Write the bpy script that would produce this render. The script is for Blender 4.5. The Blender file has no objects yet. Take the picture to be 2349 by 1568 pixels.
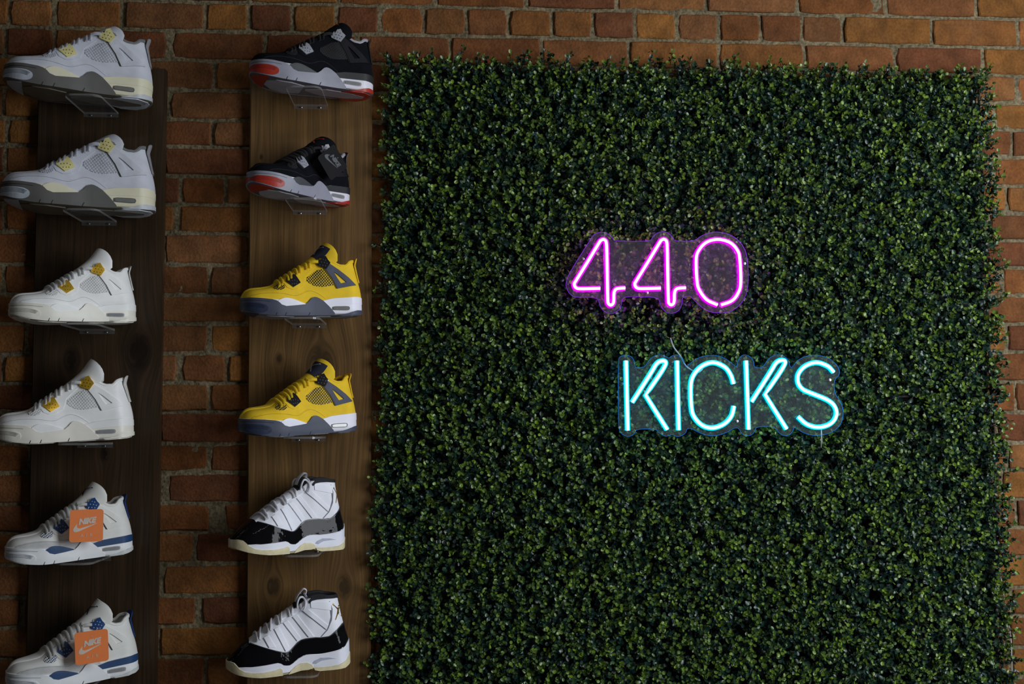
import bpy, bmesh, math, random
import numpy as np
from mathutils import Matrix, Vector, noise

random.seed(7); RNG = np.random.default_rng(7)
SC = bpy.context.scene
COL = SC.collection

# ------------------------------------------------------------------ camera
IMG_W, IMG_H = 2349, 1568
FPX = 2623.4                                   # focal length in pixels of the 2349 px wide frame
PIT, YAW, ROL = .0769874, .0581983, -.0018215
CAM = np.array([0, -2.67278, 1.55])
_R0 = np.array([math.cos(YAW), -math.sin(YAW), 0])
_F = np.array([math.sin(YAW) * math.cos(PIT), math.cos(YAW) * math.cos(PIT), math.sin(PIT)])
_U0 = np.array([-math.sin(YAW) * math.sin(PIT), -math.cos(YAW) * math.sin(PIT), math.cos(PIT)])
_R = math.cos(ROL) * _R0 + math.sin(ROL) * _U0
_U = -math.sin(ROL) * _R0 + math.cos(ROL) * _U0
cam_data = bpy.data.cameras.new('camera')
cam_data.sensor_width = 36; cam_data.lens = FPX / IMG_W * 36
cam_data.clip_start = .05; cam_data.clip_end = 60
cam = bpy.data.objects.new('camera', cam_data); COL.objects.link(cam)
cam.matrix_world = Matrix(((_R[0], _U[0], -_F[0], CAM[0]), (_R[1], _U[1], -_F[1], CAM[1]), (_R[2], _U[2], -_F[2], CAM[2]), (0, 0, 0, 1)))
SC.camera = cam

def at(px, py, Y):
    """world point on the plane y = Y seen at a pixel of the photograph (used to survey the wall)"""
    v = _R * (px - IMG_W / 2) / FPX - _U * (py - IMG_H / 2) / FPX + _F
    return CAM + v * (Y - CAM[1]) / v[1]

# ------------------------------------------------------------------ world, light, exposure
world = bpy.data.worlds.new('world'); SC.world = world; world.use_nodes = True
bg = world.node_tree.nodes['Background']
bg.inputs['Color'].default_value = (.80, .90, 1.0, 1); bg.inputs['Strength'].default_value = .022

def area_light(name, loc, target, size, size_y, power, color):
    d = bpy.data.lights.new(name, 'AREA'); d.shape = 'RECTANGLE'; d.size = size; d.size_y = size_y
    d.energy = power; d.color = color
    o = bpy.data.objects.new(name, d); COL.objects.link(o); o.location = loc
    o.rotation_euler = (Vector(target) - Vector(loc)).to_track_quat('-Z', 'Y').to_euler()
    return o
# daylight through the shop window to the right of the camera, and the weak row of ceiling spots
area_light('shop_window_daylight', (2.25, -1.95, 2.05), (.4, 0, 1.55), 1.1, 2.0, 76, (.90, .95, 1.0))
for i in range(5):
    area_light('ceiling_spot', (-.75 + i * .3, -2.5, 3.5), (-.4, 0, 1.7), .06, .06, .7, (1.0, .93, .82))

vs = SC.view_settings
vs.view_transform = 'Standard'; vs.look = 'None'; vs.exposure = 0; vs.gamma = 1; vs.use_curve_mapping = False

# ------------------------------------------------------------------ helpers
def link(o, parent=None):
    COL.objects.link(o)
    if parent is not None: o.parent = parent
    return o
def empty(name, loc=(0, 0, 0), rot=(0, 0, 0), scale=1.0):
    o = bpy.data.objects.new(name, None); o.empty_display_size = .05
    o.location = loc; o.rotation_euler = rot; o.scale = (scale,) * 3
    return link(o)
def tag(o, label, cat, group=None):
    o['label'] = label; o['category'] = cat
    if group: o['group'] = group
    return o
def mesh_obj(name, verts, faces, mat, parent=None, smooth=True, recalc=True):
    me = bpy.data.meshes.new(name)
    me.from_pydata([tuple(map(float, v)) for v in verts], [], [tuple(map(int, f)) for f in faces])
    if recalc:
        bm = bmesh.new(); bm.from_mesh(me)
        bmesh.ops.remove_doubles(bm, verts=bm.verts, dist=1e-6)
        bmesh.ops.recalc_face_normals(bm, faces=bm.faces)
        bm.to_mesh(me); bm.free()
    if smooth:
        me.polygons.foreach_set('use_smooth', [True] * len(me.polygons))
        me.set_sharp_from_angle(angle=math.radians(42))
    me.materials.append(mat)
    return link(bpy.data.objects.new(name, me), parent)
def copy_tree(o, parent=None):
    c = o.copy(); link(c)
    if parent is not None: c.parent = parent
    for ch in list(o.children): copy_tree(ch, c)
    return c

def nodes(name):
    m = bpy.data.materials.new(name); m.use_nodes = True
    return m, m.node_tree.nodes, m.node_tree.links, m.node_tree.nodes['Principled BSDF']
def simple(name, color, rough=.6, metal=0, spec=.5, var=.12, nscale=60, bump=.0, bscale=400, coat=0, trans=0, ior=1.45, sheen=0):
    """procedural material: base colour with a little noise variation and fine bump"""
    m, N, L, b = nodes(name)
    tc = N.new('ShaderNodeTexCoord'); nz = N.new('ShaderNodeTexNoise'); nz.inputs['Scale'].default_value = nscale
    nz.inputs['Detail'].default_value = 4; L.new(tc.outputs['Object'], nz.inputs['Vector'])
    mr = N.new('ShaderNodeMapRange'); L.new(nz.outputs['Fac'], mr.inputs['Value'])
    mr.inputs['From Min'].default_value = .3; mr.inputs['From Max'].default_value = .7
    mr.inputs['To Min'].default_value = 1 - var; mr.inputs['To Max'].default_value = 1 + var
    mx = N.new('ShaderNodeMix'); mx.data_type = 'RGBA'; mx.blend_type = 'MULTIPLY'; mx.inputs['Factor'].default_value = 1
    mx.inputs[6].default_value = (*color, 1); L.new(mr.outputs['Result'], mx.inputs[7])
    L.new(mx.outputs[2], b.inputs['Base Color'])
    b.inputs['Roughness'].default_value = rough; b.inputs['Metallic'].default_value = metal
    b.inputs['Specular IOR Level'].default_value = spec; b.inputs['Coat Weight'].default_value = coat
    b.inputs['Transmission Weight'].default_value = trans; b.inputs['IOR'].default_value = ior
    b.inputs['Sheen Weight'].default_value = sheen
    if bump > 0:
        n2 = N.new('ShaderNodeTexNoise'); n2.inputs['Scale'].default_value = bscale; L.new(tc.outputs['Object'], n2.inputs['Vector'])
        bp = N.new('ShaderNodeBump'); bp.inputs['Strength'].default_value = bump; bp.inputs['Distance'].default_value = .001
        L.new(n2.outputs['Fac'], bp.inputs['Height']); L.new(bp.outputs['Normal'], b.inputs['Normal'])
    return m

def brick_material():
    m, N, L, b = nodes('brick')
    oi = N.new('ShaderNodeObjectInfo'); tc = N.new('ShaderNodeTexCoord')
    geo = N.new('ShaderNodeNewGeometry')
    n1 = N.new('ShaderNodeTexNoise'); n1.inputs['Scale'].default_value = 22; n1.inputs['Detail'].default_value = 6; L.new(geo.outputs['Position'], n1.inputs['Vector'])
    n2 = N.new('ShaderNodeTexNoise'); n2.inputs['Scale'].default_value = 160; n2.inputs['Detail'].default_value = 5; L.new(geo.outputs['Position'], n2.inputs['Vector'])
    r1 = N.new('ShaderNodeMapRange'); L.new(n1.outputs['Fac'], r1.inputs['Value'])
    r1.inputs['From Min'].default_value = .3; r1.inputs['From Max'].default_value = .72; r1.inputs['To Min'].default_value = .62; r1.inputs['To Max'].default_value = 1.25
    r2 = N.new('ShaderNodeMapRange'); L.new(n2.outputs['Fac'], r2.inputs['Value'])
    r2.inputs['From Min'].default_value = .3; r2.inputs['From Max'].default_value = .7; r2.inputs['To Min'].default_value = .8; r2.inputs['To Max'].default_value = 1.18
    a = N.new('ShaderNodeMix'); a.data_type = 'RGBA'; a.blend_type = 'MULTIPLY'; a.inputs['Factor'].default_value = 1
    L.new(oi.outputs['Color'], a.inputs[6]); L.new(r1.outputs['Result'], a.inputs[7])
    c = N.new('ShaderNodeMix'); c.data_type = 'RGBA'; c.blend_type = 'MULTIPLY'; c.inputs['Factor'].default_value = 1
    L.new(a.outputs[2], c.inputs[6]); L.new(r2.outputs['Result'], c.inputs[7])
    # pale mortar haze left in patches
    n3 = N.new('ShaderNodeTexNoise'); n3.inputs['Scale'].default_value = 9; n3.inputs['Detail'].default_value = 7; n3.inputs['Roughness'].default_value = .7; L.new(geo.outputs['Position'], n3.inputs['Vector'])
    r3 = N.new('ShaderNodeMapRange'); L.new(n3.outputs['Fac'], r3.inputs['Value'])
    r3.inputs['From Min'].default_value = .50; r3.inputs['From Max'].default_value = .80; r3.inputs['To Min'].default_value = 0; r3.inputs['To Max'].default_value = .22
    d = N.new('ShaderNodeMix'); d.data_type = 'RGBA'; L.new(r3.outputs['Result'], d.inputs['Factor']); L.new(c.outputs[2], d.inputs[6]); d.inputs[7].default_value = (.19, .12, .07, 1)
    L.new(d.outputs[2], b.inputs['Base Color'])
    b.inputs['Roughness'].default_value = .9; b.inputs['Specular IOR Level'].default_value = .2
    ad = N.new('ShaderNodeMath'); ad.operation = 'ADD'; L.new(n1.outputs['Fac'], ad.inputs[0]); L.new(n2.outputs['Fac'], ad.inputs[1])
    bp = N.new('ShaderNodeBump'); bp.inputs['Strength'].default_value = .6; bp.inputs['Distance'].default_value = .004
    L.new(ad.outputs[0], bp.inputs['Height']); L.new(bp.outputs['Normal'], b.inputs['Normal'])
    return m
def mortar_material():
    m, N, L, b = nodes('mortar')
    geo = N.new('ShaderNodeNewGeometry')
    n1 = N.new('ShaderNodeTexNoise'); n1.inputs['Scale'].default_value = 140; n1.inputs['Detail'].default_value = 6; L.new(geo.outputs['Position'], n1.inputs['Vector'])
    n2 = N.new('ShaderNodeTexNoise'); n2.inputs['Scale'].default_value = 14; n2.inputs['Detail'].default_value = 4; L.new(geo.outputs['Position'], n2.inputs['Vector'])
    cr = N.new('ShaderNodeValToRGB'); L.new(n1.outputs['Fac'], cr.inputs['Fac'])
    cr.color_ramp.elements[0].position = .3; cr.color_ramp.elements[0].color = (.075, .060, .034, 1)
    cr.color_ramp.elements[1].position = .68; cr.color_ramp.elements[1].color = (.25, .20, .12, 1)
    r2 = N.new('ShaderNodeMapRange'); L.new(n2.outputs['Fac'], r2.inputs['Value'])
    r2.inputs['From Min'].default_value = .3; r2.inputs['From Max'].default_value = .7; r2.inputs['To Min'].default_value = .72; r2.inputs['To Max'].default_value = 1.15
    c = N.new('ShaderNodeMix'); c.data_type = 'RGBA'; c.blend_type = 'MULTIPLY'; c.inputs['Factor'].default_value = 1
    L.new(cr.outputs['Color'], c.inputs[6]); L.new(r2.outputs['Result'], c.inputs[7])
    L.new(c.outputs[2], b.inputs['Base Color']); b.inputs['Roughness'].default_value = .95; b.inputs['Specular IOR Level'].default_value = .15
    bp = N.new('ShaderNodeBump'); bp.inputs['Strength'].default_value = .9; bp.inputs['Distance'].default_value = .004
    L.new(n1.outputs['Fac'], bp.inputs['Height']); L.new(bp.outputs['Normal'], b.inputs['Normal'])
    return m
def wood_material(name, dark, light, knots, rough=.5):
    """stained pine: vertical grain that bends around a few knots given as (x, z, radius) on the board face"""
    m, N, L, b = nodes(name)
    geo = N.new('ShaderNodeNewGeometry'); sx = N.new('ShaderNodeSeparateXYZ'); L.new(geo.outputs['Position'], sx.inputs['Vector'])
    X, Z = sx.outputs['X'], sx.outputs['Z']
    def math_(op, a, b_=None, c_=None):
        n = N.new('ShaderNodeMath'); n.operation = op
        for i, v in enumerate((a, b_, c_)):
            if v is None: continue
            if isinstance(v, (int, float)): n.inputs[i].default_value = v
            else: L.new(v, n.inputs[i])
        return n.outputs[0]
    shift, dark_k = None, None
    for (kx, kz, kr) in knots:
        dx = math_('SUBTRACT', X, kx); dz = math_('MULTIPLY', math_('SUBTRACT', Z, kz), .62)
        d = math_('SQRT', math_('ADD', math_('MULTIPLY', dx, dx), math_('MULTIPLY', dz, dz)))
        g = math_('POWER', 2.718, math_('MULTIPLY', d, -1 / (kr * 2.2)))
        s = math_('MULTIPLY', math_('DIVIDE', dx, math_('ADD', d, kr * .4)), math_('MULTIPLY', g, kr * 1.9))
        kk = math_('SUBTRACT', 1, math_('SMOOTH_MIN', 1, math_('DIVIDE', d, kr), .2))
        kk = math_('MAXIMUM', kk, 0)
        shift = s if shift is None else math_('ADD', shift, s)
        dark_k = kk if dark_k is None else math_('MAXIMUM', dark_k, kk)
    n0 = N.new('ShaderNodeTexNoise'); n0.inputs['Scale'].default_value = 2.2; n0.inputs['Detail'].default_value = 2
    cz = N.new('ShaderNodeCombineXYZ'); L.new(X, cz.inputs[0]); L.new(math_('MULTIPLY', Z, .4), cz.inputs[2]); L.new(cz.outputs[0], n0.inputs['Vector'])
    xx = math_('ADD', X, math_('MULTIPLY', n0.outputs['Fac'], .05))
    if shift is not None: xx = math_('SUBTRACT', xx, shift)
    cv = N.new('ShaderNodeCombineXYZ'); L.new(math_('MULTIPLY', xx, 1), cv.inputs[0]); L.new(math_('MULTIPLY', Z, .022), cv.inputs[2])
    n1 = N.new('ShaderNodeTexNoise'); n1.inputs['Scale'].default_value = 42; n1.inputs['Detail'].default_value = 5; n1.inputs['Roughness'].default_value = .6; L.new(cv.outputs[0], n1.inputs['Vector'])
    n2 = N.new('ShaderNodeTexNoise'); n2.inputs['Scale'].default_value = 260; n2.inputs['Detail'].default_value = 3; L.new(cv.outputs[0], n2.inputs['Vector'])
    fac = math_('ADD', math_('MULTIPLY', n1.outputs['Fac'], .5), math_('MULTIPLY', n2.outputs['Fac'], .5))
    if dark_k is not None: fac = math_('SUBTRACT', fac, math_('MULTIPLY', dark_k, .34))
    cr = N.new('ShaderNodeValToRGB'); L.new(fac, cr.inputs['Fac'])
    cr.color_ramp.elements[0].position = .30; cr.color_ramp.elements[0].color = (*dark, 1)
    cr.color_ramp.elements[1].position = .68; cr.color_ramp.elements[1].color = (*light, 1)
    L.new(cr.outputs['Color'], b.inputs['Base Color']); b.inputs['Roughness'].default_value = rough; b.inputs['Specular IOR Level'].default_value = .35
    bp = N.new('ShaderNodeBump'); bp.inputs['Strength'].default_value = .25; bp.inputs['Distance'].default_value = .001
    L.new(fac, bp.inputs['Height']); L.new(bp.outputs['Normal'], b.inputs['Normal'])
    return m
def leaf_material(name, use_object):
    m, N, L, b = nodes(name)
    if use_object: src = N.new('ShaderNodeObjectInfo').outputs['Color']
    else:
        at_ = N.new('ShaderNodeAttribute'); at_.attribute_name = 'leaf_colour'; src = at_.outputs['Color']
    L.new(src, b.inputs['Base Color'])
    b.inputs['Roughness'].default_value = .33; b.inputs['Specular IOR Level'].default_value = .55
    tr = N.new('ShaderNodeBsdfTranslucent'); L.new(src, tr.inputs['Color'])
    mx = N.new('ShaderNodeMixShader'); mx.inputs[0].default_value = .18
    out = N['Material Output']
    L.new(b.outputs[0], mx.inputs[1]); L.new(tr.outputs[0], mx.inputs[2]); L.new(mx.outputs[0], out.inputs['Surface'])
    return m
def emission(name, color, strength):
    m, N, L, b = nodes(name)
    b.inputs['Base Color'].default_value = (color[0] * .06, color[1] * .06, color[2] * .06, 1); b.inputs['Roughness'].default_value = .5; b.inputs['Specular IOR Level'].default_value = .1
    b.inputs['Emission Color'].default_value = (*color, 1); b.inputs['Emission Strength'].default_value = strength
    return m
def acrylic_sheet(name, haze):
    """clear cut sheet: see-through, a faint gloss, and a little haze that catches the light of the tubes"""
    m, N, L, b = nodes(name)
    out = N['Material Output']; N.remove(b)
    t = N.new('ShaderNodeBsdfTransparent'); t.inputs['Color'].default_value = (.97, .97, .97, 1)
    g = N.new('ShaderNodeBsdfGlossy'); g.inputs['Roughness'].default_value = .08
    d = N.new('ShaderNodeBsdfDiffuse'); d.inputs['Color'].default_value = (.8, .8, .8, 1)
    nz = N.new('ShaderNodeTexNoise'); nz.inputs['Scale'].default_value = 30
    mr = N.new('ShaderNodeMapRange'); L.new(nz.outputs['Fac'], mr.inputs['Value']); mr.inputs['To Min'].default_value = haze * .8; mr.inputs['To Max'].default_value = haze * 1.2
    m1 = N.new('ShaderNodeMixShader'); m1.inputs[0].default_value = .035
    L.new(t.outputs[0], m1.inputs[1]); L.new(g.outputs[0], m1.inputs[2])
    m2 = N.new('ShaderNodeMixShader'); L.new(mr.outputs['Result'], m2.inputs[0])
    L.new(m1.outputs[0], m2.inputs[1]); L.new(d.outputs[0], m2.inputs[2]); L.new(m2.outputs[0], out.inputs['Surface'])
    return m

# ------------------------------------------------------------------ the brick wall
LEFT_LINES = [5, 71, 139, 207, 275, 338, 404, 469, 535, 607, 676, 742, 810, 878, 945, 1017, 1083, 1154, 1219, 1292, 1365, 1434, 1505]
RIGHT_LINES = [43, 108.6, 173, 235, 297, 359.5, 425.5, 489, 551, 613.7, 677, 742.5, 807.5, 874.5, 945, 1014, 1077, 1145, 1210, 1277, 1346, 1413, 1484]
XA, XB = at(515, 800, 0)[0], at(2335, 800, 0)[0]
ZA = [at(515, y, 0)[2] for y in LEFT_LINES]; ZB = [at(2335, y, 0)[2] for y in RIGHT_LINES]
def bed(i, x):
    """height of bed joint i at wall position x"""
    n = len(ZA)
    if i < 0: za, zb = ZA[0] - .069 * i, ZB[0] - .069 * i
    elif i >= n: za, zb = ZA[-1] - .069 * (i - n + 1), ZB[-1] - .069 * (i - n + 1)
    else: za, zb = ZA[i], ZB[i]
    t = (x - XA) / (XB - XA)
    return za + (zb - za) * t
# perpend joints read off the wall, in picture pixels along each course (course i lies under bed joint i)
JOINTS = {
    -1: [162, 367, 572, 777, 1000, 1207, 1415, 1622, 1828, 2031, 2238], 0: [20, 123, 281, 471, 571, 671, 772, 870, 973, 1071, 1167, 1267, 1360, 1456, 1553, 1650, 1745, 1840, 1934, 2137, 2334],
    1: [12, 123, 260, 388, 606, 820, 1033, 1242, 1443, 1649, 1846, 2053, 2254], 2: [88, 290, 492, 700], 3: [8, 200, 386, 590, 2281], 4: [16, 280, 487, 690], 5: [10, 180, 374, 575, 2281],
    6: [110, 300, 415, 517, 620, 2310], 7: [8, 210, 406, 600, 2271], 8: [180, 374, 575], 9: [5, 280, 480, 680, 2299], 10: [160, 362, 568], 11: [60, 280, 480, 680],
    12: [210, 412, 520, 620], 13: [80, 280, 480, 680, 2330], 14: [160, 364, 568, 2288], 15: [70, 280, 480, 680], 16: [170, 376, 580, 2300], 17: [90, 290, 498, 700], 18: [40, 240, 446, 650, 2288],
    19: [165, 368, 572], 20: [50, 250, 456, 660, 2321], 21: [160, 365, 570, 2315], 22: [70, 270, 472, 680, 2321], 23: [170, 370, 575]}
WIDE = {(16, 376): .020, (17, 498): .038, (1, 388): .016, (0, 281): .014, (20, 456): .016, (7, 406): .016, (12, 412): .014, (0, 123): .012, (3, 386): .012, (19, 368): .016}
PALE = [(0.19, 0.074, 0.02), (0.172, 0.061, 0.017), (0.163, 0.061, 0.02), (0.144, 0.051, 0.017), (0.199, 0.082, 0.026), (0.172, 0.071, 0.026), (0.213, 0.086, 0.02), (0.127, 0.043, 0.017)]

def value_noise(nx, nz, cells, rng):
    g = rng.random((cells[1] + 2, cells[0] + 2))
    u = np.linspace(0, cells[0], nx); v = np.linspace(0, cells[1], nz)
    i = u.astype(int); j = v.astype(int); fu = u - i; fv = v - j
    fu = fu * fu * (3 - 2 * fu); fv = fv * fv * (3 - 2 * fv)
    a = g[np.ix_(j, i)]; b = g[np.ix_(j, i + 1)]; c = g[np.ix_(j + 1, i)]; d = g[np.ix_(j + 1, i + 1)]
    return (a * (1 - fu) + b * fu) * (1 - fv)[:, None] + (c * (1 - fu) + d * fu) * fv[:, None]

X0, X1, Z0, Z1 = -2.05, 2.25, .72, 2.86
nx, nz = 614, 306
gx, gz = np.linspace(X0, X1, nx), np.linspace(Z0, Z1, nz)
hn = value_noise(nx, nz, (100, 50), RNG) * .5 + value_noise(nx, nz, (230, 114), RNG) * .3 + value_noise(nx, nz, (430, 210), RNG) * .35
yy = .0092 - hn * .0085
GX, GZ = np.meshgrid(gx, gz)
wv = np.stack([GX, yy, GZ], -1).reshape(-1, 3)
ii = (np.arange(nz - 1)[:, None] * nx + np.arange(nx - 1)[None]).reshape(-1)
wf = np.stack([ii, ii + 1, ii + nx + 1, ii + nx], -1)
me = bpy.data.meshes.new('wall_back')
# a closed slab: rough mortar face, plain sides and back
nb = len(wv)
back = np.array([[X0, .12, Z0], [X1, .12, Z0], [X1, .12, Z1], [X0, .12, Z1]])
corner = [0, nx - 1, nb - 1, nb - nx]
side = [(nb + 1, nb, nb + 3, nb + 2)]
for a, b_ in ((0, 1), (1, 2), (2, 3), (3, 0)): side.append((corner[a], nb + a, nb + b_, corner[b_]))
low_box = np.array([(x, y, z) for x in (X0, X1) for y in (.004, .12) for z in (0, Z0)])      # plain wall below the picture, down to the floor
q0 = nb + 4
side += [tuple(q0 + k for k in f) for f in ((0, 1, 3, 2), (4, 6, 7, 5), (0, 4, 5, 1), (2, 3, 7, 6), (0, 2, 6, 4), (1, 5, 7, 3))]
me.from_pydata(np.vstack([wv, back, low_box]).tolist(), [], wf.tolist() + side)
me.materials.append(mortar_material())
me.polygons.foreach_set('use_smooth', [True] * len(wf) + [False] * len(side))
wall = link(bpy.data.objects.new('wall_back', me)); wall['kind'] = 'structure'
wall['label'] = 'old red brick wall with rough sandy mortar behind the boards'

fv = [(x, y, z) for x in (-2.6, 3.0) for y in (-4.2, .12) for z in (-.08, 0)]
floor = mesh_obj('floor', fv, [(0, 1, 3, 2), (4, 6, 7, 5), (0, 4, 5, 1), (2, 3, 7, 6), (0, 2, 6, 4), (1, 5, 7, 3)], simple('grey_concrete', (.16, .15, .14), .7, var=.15, nscale=6, bump=.2, bscale=90), smooth=False)
floor['kind'] = 'structure'; floor['label'] = 'grey concrete shop floor below the picture'
BRICK = brick_material()
HIDDEN = []          # bricks the photograph shows nothing of: joined into one part
def brick(x0, x1, zfun0, zfun1, rnd):
    """one worn brick: jittered outline, chamfered arris, uneven face"""
    n_l = 5
    ring = []
    for k in range(n_l): ring.append((x0 + (x1 - x0) * k / n_l, 0))
    ring.append((x1, 0)); ring.append((x1, .5))
    for k in range(n_l): ring.append((x1 + (x0 - x1) * k / n_l, 1))
    ring.append((x0, 1)); ring.append((x0, .5))
    pts = []
    for k, (x, v) in enumerate(ring):
        z = zfun0(x) * (1 - v) + zfun1(x) * v
        cx = .0045 * rnd.random() if k in (0, n_l, n_l + 2, 2 * n_l + 2) else 0
        sx = 1 if x < (x0 + x1) / 2 else -1; sz = 1 if v < .5 else -1
        pts.append((x + sx * cx + rnd.uniform(-.0014, .0014), z + sz * cx * .7 + rnd.uniform(-.0014, .0014)))
    c = (sum(p[0] for p in pts) / len(pts), sum(p[1] for p in pts) / len(pts))
    off = rnd.uniform(-.0022, .0022); tilt = rnd.uniform(-.012, .012); tz = rnd.uniform(-.02, .02)
    V, F = [], []; n = len(pts)
    for (ins, y) in ((0, .02), (0, .0022), (.0028, 0)):
        for p in pts:
            dx, dz = p[0] - c[0], p[1] - c[1]
            qx = p[0] - math.copysign(min(ins, abs(dx)), dx); qz = p[1] - math.copysign(min(ins, abs(dz)), dz)
            yy_ = y if ins == 0 else rnd.uniform(-.0007, .0007)
            if y < .01: yy_ += off + tilt * dx + tz * dz
            V.append((qx - c[0], yy_, qz - c[1]))
    mid = len(V); V.append((0, off - .0006, 0))
    for r in (0, 1):
        for k in range(n):
            a, b_ = r * n + k, r * n + (k + 1) % n
            F.append((a, b_, b_ + n, a + n))
    for k in range(n): F.append((2 * n + k, 2 * n + (k + 1) % n, mid))
    col = rnd.choice(PALE); g = rnd.uniform(.82, 1.12)
    zt, zl = zfun1((x0 + x1) / 2), zfun0((x0 + x1) / 2)
    outside = x1 < -1.06 or x0 > 1.40 or zt < .93 or zl > 2.60
    behind = zt < 2.39 and (x0 > -.12 and x1 < 1.29 or x0 > -.92 and x1 < -.67 or x0 > -.44 and x1 < -.19)
    if outside or behind:
        HIDDEN.append(([(v[0] + c[0], v[1], v[2] + c[1]) for v in V], F)); return None
    o = mesh_obj('brick', V, F, BRICK, wall, smooth=False)
    o.location = (c[0], 0, c[1])
    o.color = (col[0] * g, col[1] * g, col[2] * g, 1)
    return o
rb = random.Random(11)
for i in range(-2, 25):
    js = list(JOINTS.get(i, []))
    if not js: js = [150 + (i % 2) * 100]
    step = 204
    while js[-1] + step * 1.6 < 2600:
        js.append(js[-1] + step)
    # fill hidden stretches between the joints that were read
    full = [js[0]]
    for j in js[1:]:
        gap = j - full[-1]
        if gap > 330:
            k = max(1, round(gap / 204))
            for q in range(1, k): full.append(full[-1] + gap / k)
        full.append(j)
    while full[0] > -1000: full.insert(0, full[0] - step)
    while full[-1] < 3300: full.append(full[-1] + step)
    ymid = 40 + 67.5 * i
    hb = .0046 if i not in (2, 9, 17) else .0036
    for a, b_ in zip(full[:-1], full[1:]):
        wa = WIDE.get((i, a), .0085) / 2; wb = WIDE.get((i, b_), .0085) / 2
        x0 = at(a, ymid, 0)[0] + wa; x1 = at(b_, ymid, 0)[0] - wb
        if x1 - x0 < .02 or x1 < X0 + .02 or x0 > X1 - .02: continue
        x0 = max(x0, X0 + .005); x1 = min(x1, X1 - .005)
        if bed(i + 1, x0) < Z0 or bed(i, x0) > Z1 - .002: continue
        brick(x0, x1, lambda x, i=i: bed(i + 1, x) + hb, lambda x, i=i: bed(i, x) - hb, rb)

hv, hf = [], []
for v_, f_ in HIDDEN:
    k = len(hv); hv += v_; hf += [tuple(k + q for q in g) for g in f_]
hb_ = mesh_obj('further_bricks', hv, hf, BRICK, wall, smooth=False, recalc=False); hb_['kind'] = 'stuff'; hb_.color = (.24, .085, .026, 1)

# ------------------------------------------------------------------ the two display boards
def board(name, corners, mat, label, thick=.021):
    (tlx, tz), (trx, _), (brx, bz), (blx, _) = corners
    bm = bmesh.new()
    y1, y0 = -.002, -.002 - thick
    pf = [bm.verts.new((x, y0, z)) for x, z in ((tlx, tz), (trx, tz), (brx, bz), (blx, bz))]
    pb = [bm.verts.new((x, y1, z)) for x, z in ((tlx, tz), (trx, tz), (brx, bz), (blx, bz))]
    bm.faces.new(pf); bm.faces.new(pb[::-1])
    for k in range(4): bm.faces.new((pf[k], pb[k], pb[(k + 1) % 4], pf[(k + 1) % 4]))
    bmesh.ops.recalc_face_normals(bm, faces=bm.faces)
    bmesh.ops.bevel(bm, geom=list(bm.edges), offset=.003, segments=2, affect='EDGES')
    me = bpy.data.meshes.new(name); bm.to_mesh(me); bm.free(); me.materials.append(mat)
    return tag(link(bpy.data.objects.new(name, me)), label, 'board', 'shoe display boards')
def kn(px, py, r): p = at(px, py, -.022); return (p[0], p[2], r)
W1 = wood_material('dark_stained_pine', (.010, .006, .003), (.060, .034, .016), [kn(165, 825, .022), kn(318, 805, .032), kn(240, 1040, .012), kn(290, 1200, .010)], .45)
W2 = wood_material('brown_stained_pine', (.045, .024, .008), (.21, .112, .036), [kn(640, 822, .011), kn(735, 842, .038), kn(628, 1345, .020), kn(790, 1345, .020), kn(600, 360, .006)], .5)
board('display_board', [(-.943, 2.392), (-.652, 2.392), (-.6445, .86), (-.930, .86)], W1, 'dark walnut stained plank carrying the left column of shoes')
board('display_board', [(-.459, 2.385), (-.175, 2.385), (-.1665, .86), (-.4445, .86)], W2, 'lighter brown stained plank beside the leaf panel carrying the right column of shoes')

# ------------------------------------------------------------------ the leaf panel
PTL, PTR = at(895, 140, -.03), at(2262, 172, -.03)
PBR, PBL = at(2318, 1500, -.03), at(858, 1500, -.03)
def panel_pt(u, v):
    """u across, v down the leaf panel; v = 1 at the lower picture edge, the panel goes on below it"""
    return PTL * (1 - u) * (1 - v) + PTR * u * (1 - v) + PBR * u * v + PBL * (1 - u) * v
leaf_panel = empty('leaf_panel', panel_pt(.5, 1.1) * np.array([1, 0, 1]))
tag(leaf_panel, 'large artificial boxwood leaf panel on the brick wall behind the neon signs', 'leaf panel')
loc0 = np.array(leaf_panel.location)
a, b_, c, d = [panel_pt(u, v) - loc0 for u, v in ((.008, .008), (.992, .008), (.992, 1.1), (.008, 1.1))]
gv, gf = [], []
def bar_box(p, q, w):
    p, q = np.array(p, float), np.array(q, float); dd = (q - p) / np.linalg.norm(q - p)
    n = np.cross(dd, [0, 1, 0]); k = len(gv)
    for e in (p, q):
        for sx, sy in ((-1, -1), (1, -1), (1, 1), (-1, 1)):
            gv.append(e + n * w * sx + np.array([0, 1, 0]) * .002 * sy)
    for j in range(4): gf.append((k + j, k + (j + 1) % 4, k + 4 + (j + 1) % 4, k + 4 + j))
    gf.append((k, k + 1, k + 2, k + 3)); gf.append((k + 4, k + 5, k + 6, k + 7))
YB = np.array([0, .018, 0])
for k in range(45):
    u = .008 + .984 * k / 44
    bar_box(panel_pt(u, .008) - loc0 + YB, panel_pt(u, 1.1) - loc0 + YB, .0022)
for k in range(48):
    v = .008 + 1.092 * k / 47
    bar_box(panel_pt(.008, v) - loc0 + YB, panel_pt(.992, v) - loc0 + YB, .0022)
mesh_obj('backing_grid', gv, gf, simple('dark_green_plastic', (.012, .02, .010), .6), leaf_panel, smooth=False)
bk = [panel_pt(u, v) - loc0 + np.array([0, dy, 0]) for dy in (.022, .026) for u, v in ((.012, .012), (.988, .012), (.988, 1.1), (.012, 1.1))]
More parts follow.
